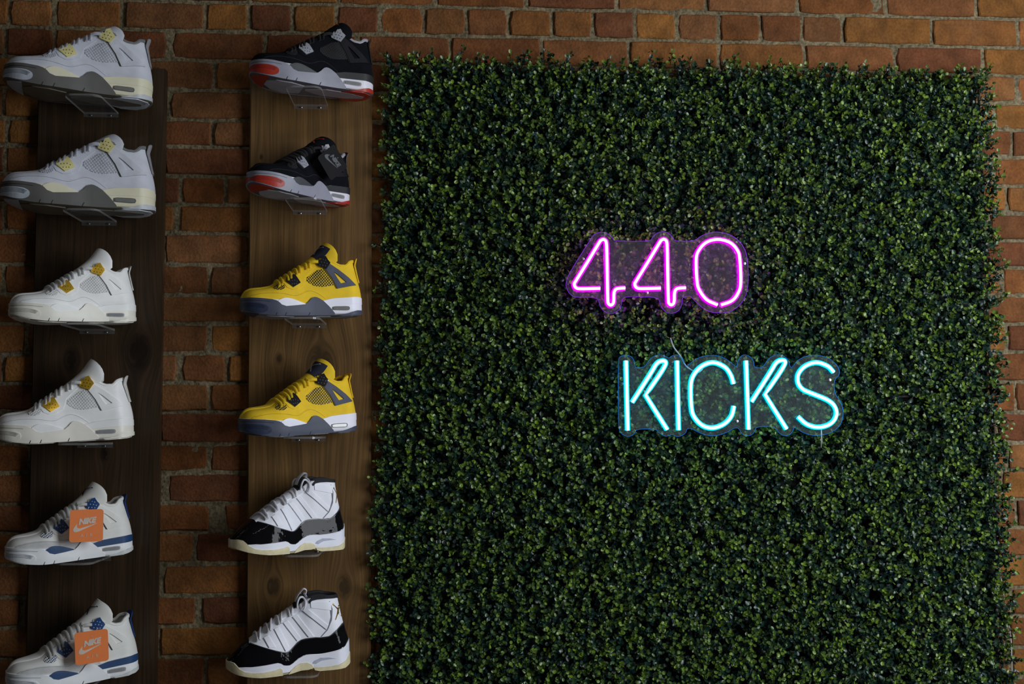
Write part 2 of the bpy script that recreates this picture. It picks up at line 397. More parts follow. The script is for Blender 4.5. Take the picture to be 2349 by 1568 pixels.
mesh_obj('backing_sheet', bk, [(0, 1, 2, 3), (7, 6, 5, 4), (0, 4, 5, 1), (1, 5, 6, 2), (2, 6, 7, 3), (3, 7, 4, 0)], simple('dark_backing', (.008, .010, .007), .9), leaf_panel, smooth=False)

# leaf base shape: pointed oval, cupped; x along the leaf from its stalk, z its normal
_rim = [(0, 0), (.22, .36), (.55, .5), (.88, .36), (1, 0), (.88, -.36), (.55, -.5), (.22, -.36)]
LV = np.array([(x, y * .9, .16 * (abs(y) * 2) ** 2 * .8 + .10 * (x - .45) ** 2 * 2) for x, y in _rim] + [(.5, 0, -.03)])
LF = np.array([(k, (k + 1) % 8, 8) for k in range(8)])
WID = 1.545
U, V = [], []
sp_u, sp_v = .0140 / np.linalg.norm(PTR - PTL), .0140 / np.linalg.norm(PBL - PTL)
us = np.arange(.004, 1.0, sp_u); vsn = np.arange(.004, 1.1, sp_v)
UU, VV = np.meshgrid(us, vsn); UU = UU.ravel() + RNG.normal(0, sp_u * .33, UU.size); VV = VV.ravel() + RNG.normal(0, sp_v * .33, VV.size)
roots = panel_pt(UU[:, None], VV[:, None]) + np.array([0, .012, 0])
ns = len(roots)
clump = np.array([noise.noise(Vector((p[0] * 9, p[2] * 9, 0))) for p in roots])
slen = RNG.uniform(.024, .046, ns) + clump * .016
lean = RNG.normal(0, .42, (ns, 2))
edge_x = np.where(UU < .03, -.3, 0) + np.where(UU > .97, .3, 0); edge_z = np.where(VV < .03, .1, 0)
sdir = np.stack([lean[:, 0] + edge_x, -np.ones(ns), lean[:, 1] + .25 + edge_z], -1); sdir /= np.linalg.norm(sdir, axis=1)[:, None]
MATS, COLS = [], []
tipc = RNG.random(ns)
for lev in range(6):
    f = lev / 5.0
    node = roots + sdir * (slen * (.18 + .82 * f))[:, None]
    # two opposite leaves at each node, turned a quarter from node to node
    e1 = np.cross(sdir, [0, 0, 1.0]); e1 /= np.linalg.norm(e1, axis=1)[:, None]
    e2 = np.cross(sdir, e1)
    phase = RNG.random(ns) * 6.283 if lev == 0 else phase + 1.571 + RNG.normal(0, .25, ns)
    for sgn in (0, math.pi):
        ang = phase + sgn
        out = e1 * np.cos(ang)[:, None] + e2 * np.sin(ang)[:, None]
        rise = RNG.normal(.30 + .45 * f, .38, ns)
        dx = out * np.cos(rise)[:, None] + sdir * np.sin(rise)[:, None]
        nrm = sdir * np.cos(rise)[:, None] - out * np.sin(rise)[:, None]
        nrm = nrm + RNG.normal(0, .34, (ns, 3)); nrm -= dx * (nrm * dx).sum(1)[:, None]; nrm /= np.linalg.norm(nrm, axis=1)[:, None]
        dy = np.cross(nrm, dx)
        size = RNG.uniform(.0085, .0120, ns) * (1.0 - .12 * f)
        M = np.zeros((ns, 4, 4)); M[:, :3, 0] = dx * size[:, None]; M[:, :3, 1] = dy * (size * RNG.uniform(.78, .95, ns))[:, None]; M[:, :3, 2] = nrm * size[:, None]
        M[:, :3, 3] = node + RNG.normal(0, .0026, (ns, 3)); M[:, 3, 3] = 1
        MATS.append(M)
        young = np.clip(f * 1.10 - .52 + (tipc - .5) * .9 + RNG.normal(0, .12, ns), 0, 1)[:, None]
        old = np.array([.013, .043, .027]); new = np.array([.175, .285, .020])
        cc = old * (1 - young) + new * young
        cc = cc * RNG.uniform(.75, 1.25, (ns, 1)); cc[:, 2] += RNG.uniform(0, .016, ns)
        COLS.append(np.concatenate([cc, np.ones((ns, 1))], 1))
# a layer of older leaves deep in the mat
nf = 15000
fu, fv_ = RNG.uniform(.012, .988, nf), RNG.uniform(.012, 1.1, nf)
fp_ = panel_pt(fu[:, None], fv_[:, None]); fp_[:, 1] = RNG.uniform(-.034, -.012, nf)
nrm = np.stack([RNG.normal(0, .5, nf), -np.ones(nf), RNG.normal(.2, .5, nf)], -1); nrm /= np.linalg.norm(nrm, axis=1)[:, None]
dx = np.cross(nrm, RNG.normal(0, 1, (nf, 3))); dx /= np.linalg.norm(dx, axis=1)[:, None]; dy = np.cross(nrm, dx)
size = RNG.uniform(.010, .014, nf)[:, None]
M = np.zeros((nf, 4, 4)); M[:, :3, 0] = dx * size; M[:, :3, 1] = dy * size * .9; M[:, :3, 2] = nrm * size; M[:, :3, 3] = fp_; M[:, 3, 3] = 1
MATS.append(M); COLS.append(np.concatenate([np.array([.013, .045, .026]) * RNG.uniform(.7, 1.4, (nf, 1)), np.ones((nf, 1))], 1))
MATS = np.concatenate(MATS); COLS = np.concatenate(COLS)
keep = (MATS[:, 1, 3] < .004) & (MATS[:, 1, 3] > -.068)
MATS, COLS = MATS[keep], COLS[keep]
# the 300 leaves that show largest stand as parts, the rest is one joined part
cen = MATS[:, :3, 3]
area = np.abs(MATS[:, 1, 2]) * np.linalg.norm(MATS[:, :3, 1], axis=1) * (-cen[:, 1] / .05)
inpic = (cen[:, 2] > .97)
order = np.argsort(-area * inpic)
big = []
grid_seen = {}
for k in order:
    key = (int(cen[k, 0] / .075), int(cen[k, 2] / .075))
    if grid_seen.get(key, 0) >= 1: continue
    grid_seen[key] = 1; big.append(k)
    if len(big) == 300: break
mask = np.ones(len(MATS), bool); mask[big] = False
LEAF_O, LEAF_S = leaf_material('leaf', True), leaf_material('leaf_mass', False)
lm = bpy.data.meshes.new('leaf'); lm.from_pydata(LV.tolist(), [], LF.tolist()); lm.materials.append(LEAF_O)
lm.polygons.foreach_set('use_smooth', [True] * 8)
for k in big:
    o = bpy.data.objects.new('leaf', lm); link(o, leaf_panel)
    m4 = MATS[k].copy(); m4[:3, 3] -= loc0
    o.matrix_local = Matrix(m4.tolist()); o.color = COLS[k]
rest, rcol = MATS[mask], COLS[mask]
fv = np.einsum('nij,kj->nki', rest[:, :3, :3], LV) + (rest[:, :3, 3] - loc0)[:, None]
nl = len(rest)
ff = (LF[None] + (np.arange(nl) * 9)[:, None, None]).reshape(-1, 3)
me = bpy.data.meshes.new('foliage')
me.vertices.add(nl * 9); me.vertices.foreach_set('co', fv.reshape(-1))
me.loops.add(len(ff) * 3); me.loops.foreach_set('vertex_index', ff.reshape(-1))
me.polygons.add(len(ff)); me.polygons.foreach_set('loop_start', np.arange(len(ff)) * 3)
try: me.polygons.foreach_set('loop_total', np.full(len(ff), 3))
except Exception: pass
me.polygons.foreach_set('use_smooth', np.ones(len(ff), bool))
me.update(calc_edges=True)
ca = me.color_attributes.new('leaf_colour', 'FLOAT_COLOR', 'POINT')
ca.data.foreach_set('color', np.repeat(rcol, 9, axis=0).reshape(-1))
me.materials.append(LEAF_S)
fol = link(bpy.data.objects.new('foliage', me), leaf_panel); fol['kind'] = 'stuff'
# stems
sv, sf = [], []
tips = roots + sdir * slen[:, None]
e1 = np.cross(sdir, [0, 0, 1.0]); e1 /= np.linalg.norm(e1, axis=1)[:, None]; e2 = np.cross(sdir, e1)
ring = [np.cos(t) * e1 + np.sin(t) * e2 for t in (0, 2.094, 4.189)]
sv = np.stack([roots + r * .0011 - loc0 for r in ring] + [tips + r * .0007 - loc0 for r in ring], 1).reshape(-1, 3)
base = (np.arange(ns) * 6)[:, None, None]
sf = (np.array([(0, 1, 4, 3), (1, 2, 5, 4), (2, 0, 3, 5)])[None] + base).reshape(-1, 4)
me = bpy.data.meshes.new('stems'); me.from_pydata(sv.tolist(), [], sf.tolist())
me.materials.append(simple('stem_plastic', (.05, .06, .02), .6))
st = link(bpy.data.objects.new('stems', me), leaf_panel); st['kind'] = 'stuff'

# ------------------------------------------------------------------ tubes and flat cut shapes
def tube_mesh(path, r, nseg=10, closed=False, flat=None, up=None, caps=True, arc=None):
    """round (or flattened, radii r along `up`-normal) tube along points; returns verts, faces"""
    P = np.array(path, float); n = len(P)
    V, F = [], []
    T = np.gradient(P, axis=0) if not closed else (np.roll(P, -1, 0) - np.roll(P, 1, 0))
    T /= np.linalg.norm(T, axis=1)[:, None]
    ref = np.array(up if up is not None else (0, -1, 0), float)
    r2 = r if flat is None else flat
    rr = r if np.ndim(r) else np.full(n, r); rr2 = r2 if np.ndim(r2) else np.full(n, r2)
    for i in range(n):
        a_ = np.cross(T[i], ref)
        if np.linalg.norm(a_) < 1e-4: a_ = np.cross(T[i], (1, 0, 0))
        a_ /= np.linalg.norm(a_); b2 = np.cross(a_, T[i])
        for k in range(nseg):
            t = 2 * math.pi * k / nseg
            V.append(P[i] + a_ * math.cos(t) * rr[i] + b2 * math.sin(t) * rr2[i])
    for i in range(n if closed else n - 1):
        j = (i + 1) % n
        for k in range(nseg): F.append((i * nseg + k, i * nseg + (k + 1) % nseg, j * nseg + (k + 1) % nseg, j * nseg + k))
    if caps and not closed:
        F.append(tuple(range(nseg))); F.append(tuple(range((n - 1) * nseg, n * nseg)))
    return V, F
def catmull(pts, sub=6, closed=False, tension=.5):
    P = np.array(pts, float); n = len(P); out = []
    rng_ = range(n) if closed else range(n - 1)
    for i in rng_:
        p0 = P[(i - 1) % n] if closed or i > 0 else 2 * P[0] - P[1]
        p1 = P[i]; p2 = P[(i + 1) % n]
        p3 = P[(i + 2) % n] if closed or i < n - 2 else 2 * P[-1] - P[-2]
        for k in range(sub):
            t = k / sub
            out.append(.5 * ((2 * p1) + (-p0 + p2) * t + (2 * p0 - 5 * p1 + 4 * p2 - p3) * t * t + (-p0 + 3 * p1 - 3 * p2 + p3) * t ** 3))
    if not closed: out.append(P[-1])
    return np.array(out)
def chaikin(pts, it=2, closed=True):
    P = np.array(pts, float)
    for _ in range(it):
        Q = np.roll(P, -1, 0); a_, b2 = .75 * P + .25 * Q, .25 * P + .75 * Q
        if closed: P = np.stack([a_, b2], 1).reshape(-1, P.shape[1])
        else: P = np.vstack([P[:1], np.stack([a_[:-1], b2[:-1]], 1).reshape(-1, P.shape[1]), P[-1:]])
    return P
def prism(name, poly3, depth, mat, parent, smooth=False):
    """flat cut sheet from an outline of world points facing -y, extruded back by depth"""
    n = len(poly3); V = [tuple(p) for p in poly3] + [(p[0], p[1] + depth, p[2]) for p in poly3]
    F = [tuple(range(n)), tuple(range(2 * n - 1, n - 1, -1))] + [(k, (k + 1) % n, n + (k + 1) % n, n + k) for k in range(n)]
    return mesh_obj(name, V, F, mat, parent, smooth)

# ------------------------------------------------------------------ the neon signs
SIGN_Y = -.086
def sign(name, origin, k, strokes, outline, holes, core, jacket, rim, label, part_name, cable):
    W2w = lambda q, y: at(origin[0] + q[0] / k, origin[1] + q[1] / k, y)
    ctr = W2w((np.mean([p[0] for p in outline]), max(p[1] for p in outline)), SIGN_Y)
    root = empty(name, ctr); tag(root, label, 'neon sign')
    loc = lambda P: [np.array(p) - ctr for p in P]
    out = chaikin([W2w(p, SIGN_Y) for p in outline], 2)
    prism('backing_plate', loc(out), .004, acrylic_sheet('clear_acrylic_' + name, .022), root)
    e = mesh_obj('plate_edge', *tube_mesh(loc([(p[0], p[1] + .002, p[2]) for p in out]), .0005, 4, closed=True, flat=.0022), rim, root)  # rim glows by itself, standing in for tube light caught in the edge
    for s in strokes:
        path = loc([W2w(p, SIGN_Y - .0065) for p in s])
        j = mesh_obj(part_name, *tube_mesh([p + np.array([0, .0022, 0]) for p in path], .0060, 12, flat=.0040), jacket, root)
        mesh_obj('light_strip', *tube_mesh([p - np.array([0, .0012, 0]) for p in path], .0034, 10, flat=.0044), core, j)
    for h in holes:
        c_ = W2w(h, SIGN_Y) - ctr
        V = [(c_[0] + .0032 * math.cos(t), c_[1] - y, c_[2] + .0032 * math.sin(t) * 1) for y in (0, .002) for t in np.linspace(0, 6.283, 10, endpoint=False)]
        V.append((c_[0], c_[1] - .0028, c_[2]))
        F = [(q, (q + 1) % 10, 10 + (q + 1) % 10, 10 + q) for q in range(10)] + [(10 + q, 10 + (q + 1) % 10, 20) for q in range(10)]
        V += [(c_[0] + .0018 * math.cos(t), c_[1] + y, c_[2] + .0018 * math.sin(t)) for y in (0, .085) for t in np.linspace(0, 6.283, 8, endpoint=False)]
        F += [(21 + q, 21 + (q + 1) % 8, 29 + (q + 1) % 8, 29 + q) for q in range(8)]
        mesh_obj('mounting_screw', V, F, STEEL, root)
    for cb in cable:
        P = catmull([np.array(at(x, y, yy_)) - ctr for x, y, yy_ in cb], 8)
        mesh_obj('power_cable', *tube_mesh(P, .0016, 6), CLEAR_CABLE, root)
    return root
STEEL = simple('screw_steel', (.55, .55, .56), .3, 1.0)
CLEAR_CABLE = simple('clear_cable', (.45, .45, .48), .25, 0, .6)
def arcp(pts): return [tuple(p) for p in catmull(pts, 5)]
def rounded(pts, it=3): return [tuple(p) for p in chaikin(pts, it, closed=False)]
_FOUR = [(500, 757), (390, 760), (290, 762), (252, 757), (230, 740), (222, 712), (235, 682), (360, 480), (492, 262), (510, 240), (533, 230), (555, 240), (566, 264), (571, 340), (577, 620), (583, 880), (590, 920), (613, 938), (638, 922), (647, 885), (648, 830), (654, 790), (672, 766), (702, 757), (770, 753)]
four = lambda dx, dy=0: arcp([(x + dx, y + dy) for x, y in _FOUR])
zero = arcp([(1765, 935), (1650, 880), (1575, 785), (1545, 690), (1535, 450), (1562, 350), (1645, 262), (1770, 230), (1900, 265), (1980, 350), (2005, 450), (2015, 700), (1985, 810), (1920, 890), (1805, 935)])
OUT440 = [(480, 152), (545, 148), (600, 175), (640, 215), (655, 248), (1045, 248), (1065, 205), (1110, 160), (1180, 140), (1245, 160), (1285, 205), (1300, 248), (1525, 245), (1580, 195), (1680, 155), (1770, 145), (1880, 165), (1980, 220), (2060, 320), (2090, 430), (2100, 560), (2100, 720), (2070, 850), (2000, 950), (1900, 1010), (1810, 1025), (1780, 1015), (1730, 1022), (1640, 990), (1540, 910), (1480, 838), (1440, 840), (1385, 858), (1388, 920), (1360, 990), (1310, 1020), (1255, 1028), (1200, 1005), (1150, 940), (1135, 850), (900, 848), (840, 842), (740, 855), (735, 920), (715, 985), (660, 1020), (605, 1030), (540, 1005), (495, 940), (483, 850), (240, 855), (180, 825), (135, 750), (135, 680), (170, 590), (390, 240), (430, 180)]
OUTK = [(150, 260), (165, 222), (220, 208), (275, 225), (298, 270), (298, 325), (385, 325), (430, 250), (480, 215), (530, 205), (580, 222), (605, 242), (640, 212), (690, 210), (735, 240), (755, 322), (780, 300), (860, 235), (990, 205), (1100, 232), (1180, 290), (1215, 325), (1222, 270), (1250, 220), (1290, 205), (1345, 228), (1370, 275), (1372, 325), (1450, 325), (1500, 240), (1560, 208), (1620, 208), (1680, 250), (1695, 322), (1715, 322), (1760, 255), (1850, 215), (1930, 208), (2030, 230), (2100, 280), (2140, 340), (2138, 395), (2090, 430), (2095, 560), (2150, 625), (2178, 720), (2160, 820), (2100, 890), (2000, 930), (1900, 935), (1800, 905), (1730, 850), (1720, 900), (1680, 935), (1630, 935), (1590, 905), (1555, 853), (1390, 853), (1385, 890), (1350, 930), (1300, 938), (1255, 915), (1235, 865), (1190, 865), (1140, 900), (1050, 935), (960, 935), (870, 905), (810, 868), (768, 870), (760, 910), (710, 942), (665, 942), (635, 920), (600, 940), (550, 935), (510, 900), (490, 875), (310, 875), (300, 915), (260, 942), (215, 940), (165, 905), (152, 840)]
armK = lambda dx, dy=0: rounded([(275 + dx, 635 + dy), (450 + dx, 362 + dy), (505 + dx, 265 + dy), (590 + dx, 262 + dy), (552 + dx, 342 + dy), (440 + dx, 505 + dy)], 3) + [(395 + dx, 570 + dy)] + [(492 + dx, 725 + dy), (590 + dx, 880 + dy)]
K1 = [[(220, 262), (227, 575), (235, 888)], armK(0)]
K2 = [[(1298, 262), (1309, 570), (1320, 880)], armK(1072, -6)]
LI = [[(678, 262), (685, 570), (693, 885)]]
LC = [arcp([(1185, 470), (1160, 390), (1105, 318), (1000, 278), (895, 315), (822, 400), (800, 500), (808, 690), (838, 775), (910, 845), (1000, 865), (1100, 830), (1165, 760), (1190, 670)])]
LS = [arcp([(2085, 365), (2030, 310), (1930, 278), (1830, 310), (1768, 380), (1765, 460), (1810, 520), (1900, 560), (2020, 610), (2085, 660), (2110, 730), (2085, 800), (2020, 845), (1930, 858), (1840, 830), (1765, 765)])]
sign('neon_number_sign', (1270, 500), 4.698, [four(0), four(652, -2), zero], OUT440, [(318, 440), (1005, 805), (2055, 490)],
     emission('magenta_strip', (.80, .10, 1.0), 11.0), emission('magenta_jacket', (.72, .0, 1.0), 7.0), emission('magenta_edge_glow', (.30, .02, 1.0), .7),
     'glowing magenta neon number 440 on a clear acrylic plate', 'digit_tube', [])
sign('neon_word_sign', (1380, 760), 3.915, K1 + LI + LC + K2 + LS, OUTK, [(185, 468), (2048, 435), (1215, 805)],
     emission('cyan_strip', (.08, .80, 1.0), 13.0), emission('cyan_jacket', (.0, .60, .95), 2.2), emission('cyan_edge_glow', (.0, .25, 1.0), .55),
     'glowing cyan neon word KICKS on a clear acrylic plate', 'letter_tube',
     [[(1538, 775, -.075), (1545, 795, -.085), (1560, 815, -.083), (1575, 840, -.079), (1600, 853, -.078), (1612, 846, -.078)], [(1884, 985, -.083), (1884, 1010, -.08), (1883, 1025, -.06)]])
# thin pale cable hanging along the right side of the leaf panel
P = catmull([at(2287, 1200, -.012), at(2290, 1275, -.014), at(2306, 1390, -.014), at(2317, 1450, -.012), at(2321, 1520, -.012), at(2323, 1700, -.012)], 8)
cb = mesh_obj('hanging_cable', *tube_mesh(P, .0015, 6), simple('pale_cable', (.5, .46, .45), .5), None)
tag(cb, 'thin pale cable hanging on the brick beside the lower right edge of the leaf panel', 'cable')

# --- shoe forms: side-view shape functions, x along the shoe as a fraction of its length, z in metres
def spl(pts):
    xs = np.array([p[0] for p in pts], float); ys = np.array([p[1] for p in pts], float)
    h = np.diff(xs); d = np.diff(ys) / h
    m = np.zeros(len(xs)); m[0], m[-1] = d[0], d[-1]
    for i in range(1, len(xs) - 1):
        if d[i - 1] * d[i] > 0:
            w1, w2 = 2 * h[i] + h[i - 1], h[i] + 2 * h[i - 1]
            m[i] = (w1 + w2) / (w1 / d[i - 1] + w2 / d[i])
    def f(x):
        x = np.clip(np.asarray(x, float), xs[0], xs[-1])
        i = np.clip(np.searchsorted(xs, x, side='right') - 1, 0, len(xs) - 2)
        t = (x - xs[i]) / h[i]; t2 = t * t; t3 = t2 * t
        return ((2 * t3 - 3 * t2 + 1) * ys[i] + (t3 - 2 * t2 + t) * h[i] * m[i]
                + (-2 * t3 + 3 * t2) * ys[i + 1] + (t3 - t2) * h[i] * m[i + 1])
    return f

def sstep(a, b, x):
    t = np.clip((np.asarray(x, float) - a) / (b - a), 0, 1)
    return t * t * (3 - 2 * t)

class Form:
    def __init__(s, L, base, zb, zf, zr, wr, lean, inset=.003, ta=.16, hb=.11, open_at=(.60, .68), floor=.045, pq=(.30, .62)):
        s.L, s.inset, s.ta, s.hb, s.open_at, s.floor, s.pq = L, inset, ta, hb, open_at, floor, pq
        s.base, s.zb, s.zf, s.zr, s._wr, s._lean = spl(base), spl(zb), spl(zf), spl(zr), spl(wr), spl(lean)
    def er(s, t):
        t = np.clip(t, 0, 1)
        a = np.sqrt(np.clip(1 - (1 - np.minimum(t / s.ta, 1)) ** 2, 0, 1))
        b = np.sqrt(np.clip(1 - (1 - np.minimum((1 - t) / s.hb, 1)) ** 2, 0, 1))
        return a ** .9 * b ** .9
    def sole_w(s, t): return s.base(t) * s.er(t)
    def w0(s, t): return np.maximum(s.sole_w(t) - s.inset, 0)
    def wr(s, t): return np.minimum(s._wr(t), s.w0(t) * .85)
    def W(s, t, z, mode=None):
        t = np.asarray(t, float); z = np.asarray(z, float)
        zf, zr = s.zf(t), s.zr(t)
        u = np.clip((z - zf) / np.maximum(zr - zf, 1e-4), 0, 1)
        k = sstep(s.pq[0], s.pq[1], t)
        p, q = 2.0 - .75 * k, 2.0 - .85 * k
        up = s.wr(t) + (s.w0(t) - s.wr(t)) * np.clip(1 - u ** p, 0, 1) ** (1 / q)
        zb = s.zb(t)
        v = np.clip((z - zb) / np.maximum(zf - zb, 1e-4), 0, 1)
        so = s.sole_w(t) * (.955 + .045 * np.minimum(v * 3, 1) - .012 * np.sin(v * np.pi))
        so = so - np.clip(z - zf, 0, 1) * .10
        if mode == 'sole': return np.maximum(so, 0)
        if mode == 'upper': return up
        b = sstep(-.002, .002, z - zf)
        return so * (1 - b) + up * b
    def lean(s, t, z): return s._lean(z) * sstep(.6, 1, t)
    def xs(s, t, z): return np.asarray(t, float) - s.lean(t, z)
    def inv(s, x, z):
        t = np.asarray(x, float).copy()
        for _ in range(12): t = np.minimum(x + s.lean(t, z), 1.0)
        return t
    def P(s, t, z, side):
        return np.stack([s.xs(t, z) * s.L, side * s.W(t, z), np.broadcast_to(z, np.shape(t)) * 1.0], -1)
    def pt(s, x, zmm, side=-1):
        z = zmm / 1000.
        return s.P(s.inv(np.array(x), z), np.array(z), side)

def low_form():
    return Form(.305,
        [(0, .040), (.1, .045), (.3, .0535), (.45, .050), (.6, .043), (.75, .0405), (.9, .040), (1, .037)],
        [(0, .016), (.06, .010), (.15, .0045), (.3, .0005), (.5, 0), (.8, 0), (.95, .001), (1, .004)],
        [(0, .041), (.16, .0375), (.3, .034), (.36, .035), (.45, .030), (.52, .025), (.58, .030), (.66, .031), (.74, .036), (.95, .039), (1, .038)],
        [(0, .043), (.02, .049), (.05, .0555), (.085, .0585), (.175, .0605), (.25, .064), (.29, .070), (.40, .0865), (.47, .0975), (.54, .1075), (.62, .117), (.70, .1195), (.78, .113), (.86, .105), (.90, .105), (.95, .114), (1, .118)],
        [(0, 0), (.05, .008), (.15, .018), (.25, .022), (.3, .020), (.45, .019), (.6, .022), (.7, .030), (.8, .033), (.9, .030), (1, .020)],
        [(0, 0), (.04, 0), (.052, .005), (.09, .036), (.118, .052), (.13, .052)])

def high_form():
    return Form(.305,
        [(0, .040), (.1, .046), (.3, .0545), (.45, .050), (.6, .041), (.75, .0395), (.9, .040), (1, .037)],
        [(0, .018), (.06, .011), (.15, .005), (.3, .0005), (.5, .001), (.6, .006), (.68, .006), (.75, .001), (.95, .002), (1, .008)],
        [(0, .030), (.05, .026), (.087, .023), (.31, .026), (.42, .028), (.47, .021), (.507, .020), (.572, .030), (.64, .0375), (.746, .036), (.855, .039), (.954, .048), (.98, .056), (1, .058)],
        [(0, .032), (.03, .039), (.065, .048), (.12, .060), (.19, .072), (.3, .090), (.38, .105), (.47, .117), (.534, .128), (.60, .138), (.643, .146), (.70, .156), (.8, .158), (.9, .154), (1, .152)],
        [(0, 0), (.05, .010), (.15, .018), (.25, .020), (.45, .018), (.6, .022), (.7, .031), (.8, .034), (.9, .030), (1, .020)],
        [(0, 0), (.03, 0), (.058, .010), (.076, .028), (.095, .045), (.12, .066), (.155, .085), (.17, .085)], open_at=(.62, .70))
# --- end of shoe forms

# ------------------------------------------------------------------ shoes: building pieces on a form
def surf(form, x, z, side, lift, mode=None):
    x = np.asarray(x, float); z = np.asarray(z, float)
    t = form.inv(x, z)
    e = .0015
    ta, tb = np.clip(t - e, 0, 1), np.clip(t + e, 0, 1)
    dwx = (form.W(tb, z, mode) - form.W(ta, z, mode)) / ((tb - ta) * form.L)
    dz = .0008
    dwz = np.clip((form.W(t, z + dz, mode) - form.W(t, z - dz, mode)) / (2 * dz), -1.6, 1.6)
    n = np.stack([-dwx, np.ones_like(dwx), -dwz], -1); n /= np.linalg.norm(n, axis=-1)[..., None]
    w = form.W(t, z, mode)
    P = np.stack([form.xs(t, z) * form.L, w, z], -1) + n * np.asarray(lift)[..., None]
    P[..., 1] = np.maximum(P[..., 1], 0) * side
    P[..., 0] -= form.L / 2
    return P
def flat_faces(polys, L, gx=.007, gz=.006, ring=None):
    bm = bmesh.new()
    if ring is not None:
        o, i = ring; n = len(o)
        vo = [bm.verts.new((x * L, 0, z / 1000)) for x, z in o]; vi = [bm.verts.new((x * L, 0, z / 1000)) for x, z in i]
        for k in range(n): bm.faces.new((vo[k], vo[(k + 1) % n], vi[(k + 1) % n], vi[k]))
    else:
        for poly in polys:
            vs_ = [bm.verts.new((x * L, 0, z / 1000)) for x, z in poly]
            bm.faces.new(vs_)
    bmesh.ops.triangulate(bm, faces=list(bm.faces), ngon_method='EAR_CLIP')
    xs_ = [v.co.x for v in bm.verts]; zs_ = [v.co.z for v in bm.verts]
    cuts = [q for q in np.arange(math.ceil(min(xs_) / gx) * gx, max(xs_), gx)]
    for q in (.0004, .0012, .003): cuts += [q, L - q]
    for q in cuts:
        if min(xs_) < q < max(xs_):
            bmesh.ops.bisect_plane(bm, geom=list(bm.verts) + list(bm.edges) + list(bm.faces), plane_co=(q, 0, 0), plane_no=(1, 0, 0), dist=1e-6)
    for q in np.arange(math.ceil(min(zs_) / gz) * gz, max(zs_), gz):
        if q > min(zs_): bmesh.ops.bisect_plane(bm, geom=list(bm.verts) + list(bm.edges) + list(bm.faces), plane_co=(0, 0, q), plane_no=(0, 0, 1), dist=1e-6)
    bmesh.ops.dissolve_degenerate(bm, edges=list(bm.edges), dist=2e-5)
    bmesh.ops.triangulate(bm, faces=list(bm.faces))
    bm.verts.ensure_lookup_table(); bm.verts.index_update()
    V = np.array([(v.co.x, v.co.z) for v in bm.verts]); F = [tuple(v.index for v in f.verts) for f in bm.faces]
    bm.free(); return V, F
def boundary(F):
    c = {}
    for f in F:
        for k in range(len(f)):
            a_, b2 = f[k], f[(k + 1) % len(f)]
            c.setdefault((min(a_, b2), max(a_, b2)), []).append((a_, b2))
    return [v[0] for v in c.values() if len(v) == 1]
def panel(name, form, polys, lift, thick, mat, parent, sides=(-1, 1), ring=None, label=None, mode=None, gx=.007, gz=.006):
    """pieces cut from side-view outlines (x fraction, z mm) and laid on the shoe's side with real thickness; both sides joined when given"""
    V2, F2 = flat_faces(polys, form.L, gx, gz, ring)
    V, F = [], []
    for sd in sides:
        top = surf(form, V2[:, 0] / form.L, V2[:, 1], sd, np.full(len(V2), lift), mode)
        low = surf(form, V2[:, 0] / form.L, V2[:, 1], sd, np.full(len(V2), lift - thick), mode)
        k = len(V); V += list(top) + list(low); n = len(top)
        F += [tuple(k + q for q in f) for f in F2]
        F += [(k + a_, k + b2, k + n + b2, k + n + a_) for a_, b2 in boundary(F2)]
    o = mesh_obj(name, V, F, mat, parent)
    if label: o['label'] = label
    return o
def each_side(name, form, polys, lift, thick, mat, parent, **kw):
    return [panel(name, form, polys, lift, thick, mat, parent, sides=(sd,), **kw) for sd in (-1, 1)]
def clip_lines(poly, spacing, ang, width):
    """thin strips (as quads) of a net clipped to an outline in (x*L mm, z mm)"""
    P = np.array(poly); c_, s_ = math.cos(ang), math.sin(ang)
    u = P @ np.array([-s_, c_]); out = []
    for q in np.arange(u.min() + spacing * .5, u.max(), spacing):
        hits = []
        for k in range(len(P)):
            a_, b2 = P[k], P[(k + 1) % len(P)]; ua, ub = u[k], u[(k + 1) % len(P)]
            if (ua - q) * (ub - q) < 0:
                t = (q - ua) / (ub - ua); hits.append((a_ + (b2 - a_) * t) @ np.array([c_, s_]))
        hits.sort()
        for h0, h1 in zip(hits[::2], hits[1::2]):
            if h1 - h0 < 1: continue
            w = width / 2
            out.append([np.array([c_, s_]) * h + np.array([-s_, c_]) * (q + e) for h, e in ((h0, -w), (h1, -w), (h1, w), (h0, w))])
    return out
def net(name, form, poly, lift, mat, parent, spacing, angs, width, sd):
    Lm = form.L * 1000
    pm = [(x * Lm, z) for x, z in poly]
    polys = [[(p[0] / Lm, p[1]) for p in q] for a_ in angs for q in clip_lines(pm, spacing, a_, width)]
    return panel(name, form, polys, lift, .0006, mat, parent, sides=(sd,), gx=.02, gz=.02, mode='upper')
def stations(n=46):
    t = np.linspace(0, 1, n); t = .5 - .5 * np.cos(math.pi * t)
    return np.unique(np.concatenate([t * .35 + np.linspace(0, 1, n) * .65, [.0005, .002, .005, .995, .998, .9995]]))
